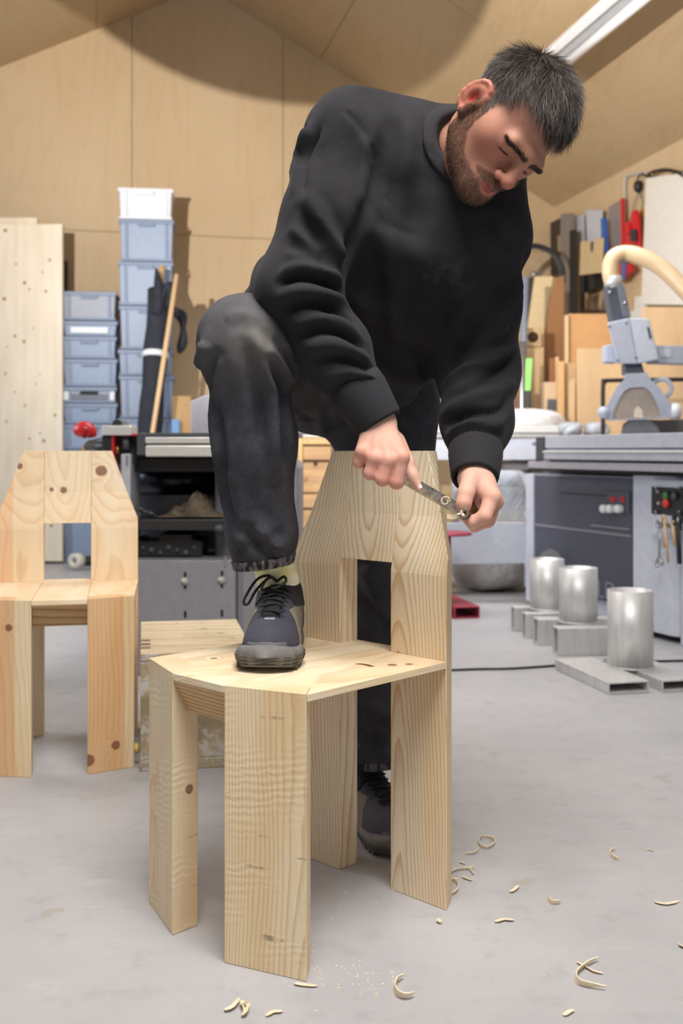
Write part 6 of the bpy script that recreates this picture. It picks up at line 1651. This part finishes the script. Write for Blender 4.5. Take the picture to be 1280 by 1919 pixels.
    for i in range(6):
        y = .209 - i * .019; w = .0175 + .001 * i; s = 1 if i % 2 else -1
        pl = [W((x, y - s * .006 * (x / w), top(x * .98, y) + .0015)) for x in np.linspace(-w, w, 9)]
        MB().tube(pl, .0026, 6).build('lace', M_LACE, shoe)
        for sx in (-1, 1): MB().tube([W((sx * (w + .001) + .004 * math.cos(a), y + .004 * math.sin(a), top(sx * w, y) + .0012)) for a in np.linspace(0, 6.28, 9)[:-1]], .0014, 5, closed=True).build('eyelet', M_SBLK, shoe)
    return shoe, W, top
e1 = G(497, 1257, ZS)
toe = Vector((-.1285, 1.800, ZS + .0015)); hd = Vector((-.045, -1, 0)).normalized()
MS = Matrix.Translation(toe - hd * .293) @ Matrix(((-hd.y, hd.x, 0), (hd.x, hd.y, 0), (0, 0, 1))).to_4x4()
MS = Matrix.Translation(toe - hd * .293) @ Matrix((( -hd.y, hd.x, 0), (hd.x, hd.y, 0), (0, 0, 1))).to_4x4()
shoe1, W1, top1 = make_shoe(MS, 0); shoe1['label'] = 'worn trail shoe with grey sole on the chair seat'
lc = MB()
for loop in ([(0, .112, .0), (-.016, .122, .012), (-.034, .138, .006), (-.050, .150, -.018), (-.056, .152, -.034), (-.048, .150, -.036), (-.034, .140, -.012), (-.012, .122, .008), (0, .113, .002)],
             [(0, .112, .0), (.014, .120, .010), (.020, .140, .004), (.008, .160, -.004), (-.004, .168, -.006)],
             [(0, .112, .0), (-.008, .132, .010), (-.018, .150, .004), (-.022, .168, -.008)]):
    z0 = top1(0, .112) + .010
    lc.tube(smooth_path([W1((x, y, z0 + z)) for x, y, z in loop], 6), .0026, 7)
lc.build('lace_bow', M_LACE, shoe1)
tagp = MB(); tz = top1(0, .222); tagp.prism([W1((-.009, .225, tz - .006)), W1((.009, .225, tz - .006)), W1((.009, .2275, tz - .008)), W1((-.009, .2275, tz - .008))], [W1((-.009, .225, tz - .0045)), W1((.009, .225, tz - .0045)), W1((.009, .2275, tz - .0065)), W1((-.009, .2275, tz - .0065))]); tagp.build('toe_mark', simple('pale_print', (140, 140, 150), .6), shoe1)
h2 = Vector((.30, -.954, 0)).normalized(); heel2 = Vector((.035, 2.425, .0015))
MS2 = Matrix.Translation(heel2) @ Matrix(((-h2.y, h2.x, 0), (h2.x, h2.y, 0), (0, 0, 1))).to_4x4()
shoe2, W2_, top2 = make_shoe(MS2, 0); shoe2['label'] = 'darker-looking trail shoe on the floor behind the chair leg'
def sock(a, b, c, ra, rb, rc):
    fn = lambda p: chain(p, [A_(a), A_(b), A_(c)], [ra, rb, rc], .02) + wnoise(p, 160, 3).astype(np.float32) * .0008
    lo = np.minimum(np.minimum(A_(a), A_(b)), A_(c)) - .06; hi = np.maximum(np.maximum(A_(a), A_(b)), A_(c)) + .06
    V, Q = surface_nets(fn, lo, hi, .0035, 8, 2.0); mesh_np('sock', relax(V, Q, 2), Q, M_SOCK, person)['label'] = 'fuzzy lime green sock'
sock(W1((0, .055, .075)), W1((-.004, .050, .125)), Vector((-.138, 1.99, .64)), .033, .036, .040)
sock(W2_((0, .055, .075)), W2_((0, .048, .125)), Vector((.062, 2.34, .21)), .033, .036, .040)
# ------------------------------------------------------------------ drawknife in the hands
M_BLADE = simple('worn_steel', (150, 148, 142), .35, .85, var=.25, scale=120, stretch=(1, 1, 1)); M_HAND = simple('dark_handle', (70, 50, 36), .45, var=.2, stretch=(1, 1, 1))
A = P(752, 893, 1.827); B = P(872, 962, 1.835)
dk_ = empty('drawknife', A.lerp(B, .5), 0, 'old steel drawknife held in both hands against the backrest', 'drawknife')
O_ = dk_.location; dB = (B - A).normalized(); up_ = Vector((.3, -.5, .8)); up_ = (up_ - dB * up_.dot(dB)).normalized(); th_ = dB.cross(up_)
def bp(s, u, w): return A + dB * s + up_ * u + th_ * w - O_
Lb = (B - A).length; m = MB()
prof = [(.010, .0028), (.006, .0032), (-.006, .0022), (-.0115, .0003)]
q0 = []
for s in (-.02, Lb + .005):
    q0.append([bp(s, u, w) for u, w in prof] + [bp(s, u, -w) for u, w in prof[::-1]])
m.prism(q0[0], q0[1]); m.build('blade', M_BLADE, dk_, .0008, 1)
for k in range(3): pass
M1 = P(764, 898, 1.83) - O_
MB().tube(smooth_path([bp(-.018, 0, 0), bp(-.035, .0, .004), P(735, 886, 1.822) - O_], 4), .0045, 8).build('tang', M_BLADE, dk_)
MB().tube([P(752, 884, 1.820) - O_, P(742, 882, 1.820) - O_, P(720, 877, 1.822) - O_, P(690, 868, 1.826) - O_, P(679, 864, 1.83) - O_], [.008, .0115, .0125, .0115, .008], 14).build('handle', M_HAND, dk_)
MB().tube([bp(Lb, 0, 0), P(873, 962, 1.822) - O_], .0045, 8).build('tang', M_BLADE, dk_)
h = MB(); h.tube([P(868.5, 961, 1.788) - O_, P(869, 960, 1.80) - O_, P(885, 953, 1.84) - O_, P(893, 950, 1.875) - O_], [.0085, .0125, .0135, .011], 16); hh = h.build('handle', M_HAND, dk_)
MB().cyl(P(868.3, 961, 1.787) - O_, P(868.7, 960.7, 1.79) - O_, .006, 14).build('end_grain', M_HAND, dk_)
MB().ringcyl(P(868.3, 961, 1.785) - O_, P(868.7, 960.7, 1.79) - O_, .0095, .005, 18).build('ferrule', simple('brass_ferrule', (160, 150, 124), .35, .7), dk_)

# ------------------------------------------------------------------ wood shavings
t = NT('pine_shaving'); g = t.noise(t.mapping(t.coord(), scale=(1, 1, 1)), 120, 3); t.set(t.ramp(g, [(.3, lin(240, 216, 176)), (.7, lin(252, 238, 212))]), .6, 0, .3); M_SHAV = t.m
def ribbon(path, width, th, up=None, taper=True, twist=0.0):
    """a thin curled strip standing on its edge (width along up)"""
    pts = smooth_path(path, 6); n = len(pts); vs = []; upv = Vector(up or (0, 0, 1))
    for i, p in enumerate(pts):
        d = (pts[min(i + 1, n - 1)] - pts[max(i - 1, 0)]).normalized(); f = i / (n - 1)
        u = (upv - d * upv.dot(d)).normalized(); s = d.cross(u); a = twist * f
        uu = u * math.cos(a) + s * math.sin(a); ss = d.cross(uu)
        w = width * (min(1, 4 * f + .25) * min(1, 4 * (1 - f) + .25) if taper else 1)
        for (a_, b_) in ((-.5, -.5), (.5, -.5), (.5, .5), (-.5, .5)): vs.append(p + uu * (a_ * w) + ss * (b_ * th))
    fs = [(i*4+k, i*4+(k+1) % 4, (i+1)*4+(k+1) % 4, (i+1)*4+k) for i in range(n - 1) for k in range(4)] + [(3, 2, 1, 0), tuple((n - 1) * 4 + k for k in range(4))]
    return vs, fs
def shaving(path, width, th, label, up=None, twist=0.0, lift=None, extra=None):
    """path in floor pixels -> points on the floor"""
    pts = [G(x, y) + Vector((0, 0, 0)) for x, y in path]
    vs, fs = ribbon(pts, width, th, up, True, twist); m = MB().add(vs, fs, False)
    for e in (extra or []):
        v2, f2 = ribbon([G(x, y) for x, y in e], width * .7, th, up, True, twist); m.add(v2, f2, False)
    zmin = min(v[2] for v in m.v); m.v = [(v[0], v[1], v[2] - zmin + .0006) for v in m.v]
    return tag(m.build('wood_shaving', M_SHAV), label, 'shaving', 'shavings on the floor')
FL = (.1, -1, .22); E_ = (.1, -.55, .8)
shaving([(918, 1570), (904, 1571), (896, 1580), (903, 1590), (916, 1591), (926, 1584), (926, 1576), (916, 1573), (908, 1570)], .008, .0012, 'ring-shaped shaving, farthest on the floor right of the chair', E_)
shaving([(870, 1602), (884, 1602), (894, 1598), (898, 1591)], .006, .0012, 'short arc shaving just below the ring-shaped one', E_)
shaving([(859, 1617), (866, 1618), (871, 1621)], .005, .001, 'tiny splinter below the short arc shaving', FL)
shaving([(861, 1652), (846, 1651), (842, 1643), (848, 1636), (862, 1631), (876, 1630), (888, 1626)], .008, .0012, 'curly shaving with a feathered end beside the chair leg', E_, .6, None, [[(878, 1631), (884, 1636), (888, 1641)], [(880, 1630), (887, 1632)]])
shaving([(865, 1644), (874, 1648), (885, 1652)], .007, .001, 'small pointed chip right of the curly shaving', FL)
shaving([(842, 1662), (842, 1655), (850, 1653), (858, 1660), (858, 1670), (848, 1678), (833, 1679)], .008, .0012, 'hook-shaped shaving touching the right back leg', E_)
shaving([(1154, 1595), (1145, 1597), (1143, 1604), (1150, 1610), (1161, 1614)], .008, .0012, 'C-shaped shaving far right on the floor', E_)
shaving([(1210, 1594), (1218, 1594), (1225, 1597)], .004, .001, 'thin splinter at the far right', FL)
shaving([(956, 1674), (964, 1669), (971, 1662)], .010, .001, 'small leaf-shaped chip in the middle of the floor', FL)
shaving([(1027, 1687), (1032, 1694), (1040, 1696), (1051, 1694)], .010, .0012, 'short curled chip at the right of the floor', E_)
shaving([(928, 1730), (944, 1725), (964, 1727)], .012, .001, 'pale flat chip nearer the camera in the middle', FL)
shaving([(1226, 1692), (1248, 1696), (1273, 1691)], .010, .0015, 'long straight chip near the right edge', FL)
shaving([(756, 1835), (743, 1845), (740, 1858), (747, 1870), (762, 1874), (776, 1869)], .013, .0015, 'large C-shaped shaving right of the front chair leg', E_)
shaving([(1121, 1802), (1102, 1811), (1083, 1826), (1079, 1838), (1087, 1848), (1108, 1853), (1136, 1857)], .012, .0015, 'largest V-shaped shaving at the lower right', E_)
shaving([(1080, 1805), (1098, 1814), (1112, 1822), (1130, 1827)], .007, .0012, 'narrow strip crossing behind the largest shaving', FL)
shaving([(1272, 1772), (1280, 1777), (1290, 1779)], .010, .0012, 'chip cut off by the right edge of the picture', FL)
shaving([(1057, 1906), (1066, 1899), (1075, 1895)], .010, .001, 'small chip at the bottom right', FL)
shaving([(421, 1898), (436, 1890), (447, 1876)], .012, .001, 'curved pointed chip, left of the pair at the bottom', FL)
shaving([(452, 1884), (463, 1890), (460, 1902), (456, 1910)], .012, .001, 'split chip, right of the pair at the bottom', FL, 0, None, [[(452, 1884), (456, 1896), (456, 1910)]])
shaving([(499, 1907), (512, 1899), (530, 1898)], .010, .001, 'flat chip at the bottom, right of the pair', FL)
shaving([(551, 1845), (570, 1848), (595, 1850)], .010, .0012, 'chip lying at the foot of the front chair leg', FL)
shaving([(819, 1728), (823, 1730), (826, 1733)], .008, .004, 'crumb of wood below the right back leg', FL)
pts = [G(x, y, ZS) + Vector((0, 0, .0012)) for x, y in ((668, 1244), (677, 1244), (689, 1246), (699, 1249))]
vs, fs = ribbon(pts, .011, .0012, (.1, -1, .15), False); zmin = min(v[2] for v in vs)
tag(MB().add([(v[0], v[1], v[2] - zmin + ZS + .0003) for v in vs], fs).build('wood_shaving', M_SHAV), 'small bent shaving lying on the chair seat', 'shaving', 'shavings on the floor')['group'] = 'shavings on chair and knife'
def curl(c, r0, turns, width, label, ax, a0=0):
    ax = Vector(ax).normalized(); u = ax.orthogonal().normalized(); w = ax.cross(u); pts = []
    n = 14
    for k in range(n + 1):
        a = a0 + turns * 2 * math.pi * k / n; r = r0 * (1 - .5 * k / n); pts.append(Vector(c) + (u * math.cos(a) + w * math.sin(a)) * r)
    vs, fs = ribbon(pts, width, .0009, ax, False); return tag(MB().add(vs, fs, False).build('wood_shaving', M_SHAV), label, 'shaving', 'shavings on chair and knife')
curl(P(834, 939, 1.812), .0085, 1.1, .007, 'tight curl of wood rising from the drawknife blade', (.15, -1, .25), 2.2)
vs, fs = ribbon([P(838, 967, 1.815), P(848, 969, 1.80), P(858, 966, 1.79), P(865, 958, 1.783)], .008, .001, (.4, -.6, .6), False)
tag(MB().add(vs, fs).build('wood_shaving', M_SHAV), 'open curl of wood below the drawknife by the left thumb', 'shaving', 'shavings on chair and knife')
# sawdust crumbs on the concrete
m = MB(); rng = random.Random(11)
for (cx_, cy_, sx_, sy_, n) in ((690, 1650, 60, 40, 30), (680, 1830, 50, 18, 60), (575, 1790, 25, 30, 14), (900, 1700, 260, 130, 40), (560, 1640, 40, 60, 14)):
    for k in range(n):
        x, y = rng.gauss(cx_, sx_), rng.gauss(cy_, sy_)
        if y < 1500 or y > 1915: continue
        p = G(x, y); s = rng.uniform(.0006, .0017); a = rng.uniform(0, 3.1)
        q = [p + Vector((math.cos(a + t_) * s * f_, math.sin(a + t_) * s * f_, .0002)) for t_, f_ in ((0, 1.6), (1.6, .8), (3.1, 1.6), (4.7, .8))]
        m.prism(q, [v + Vector((0, 0, s * .8)) for v in q])
sdst = m.build('sawdust', M_SHAV); tag(sdst, 'fine sawdust crumbs scattered on the floor around the chair', 'sawdust', None, 'stuff')
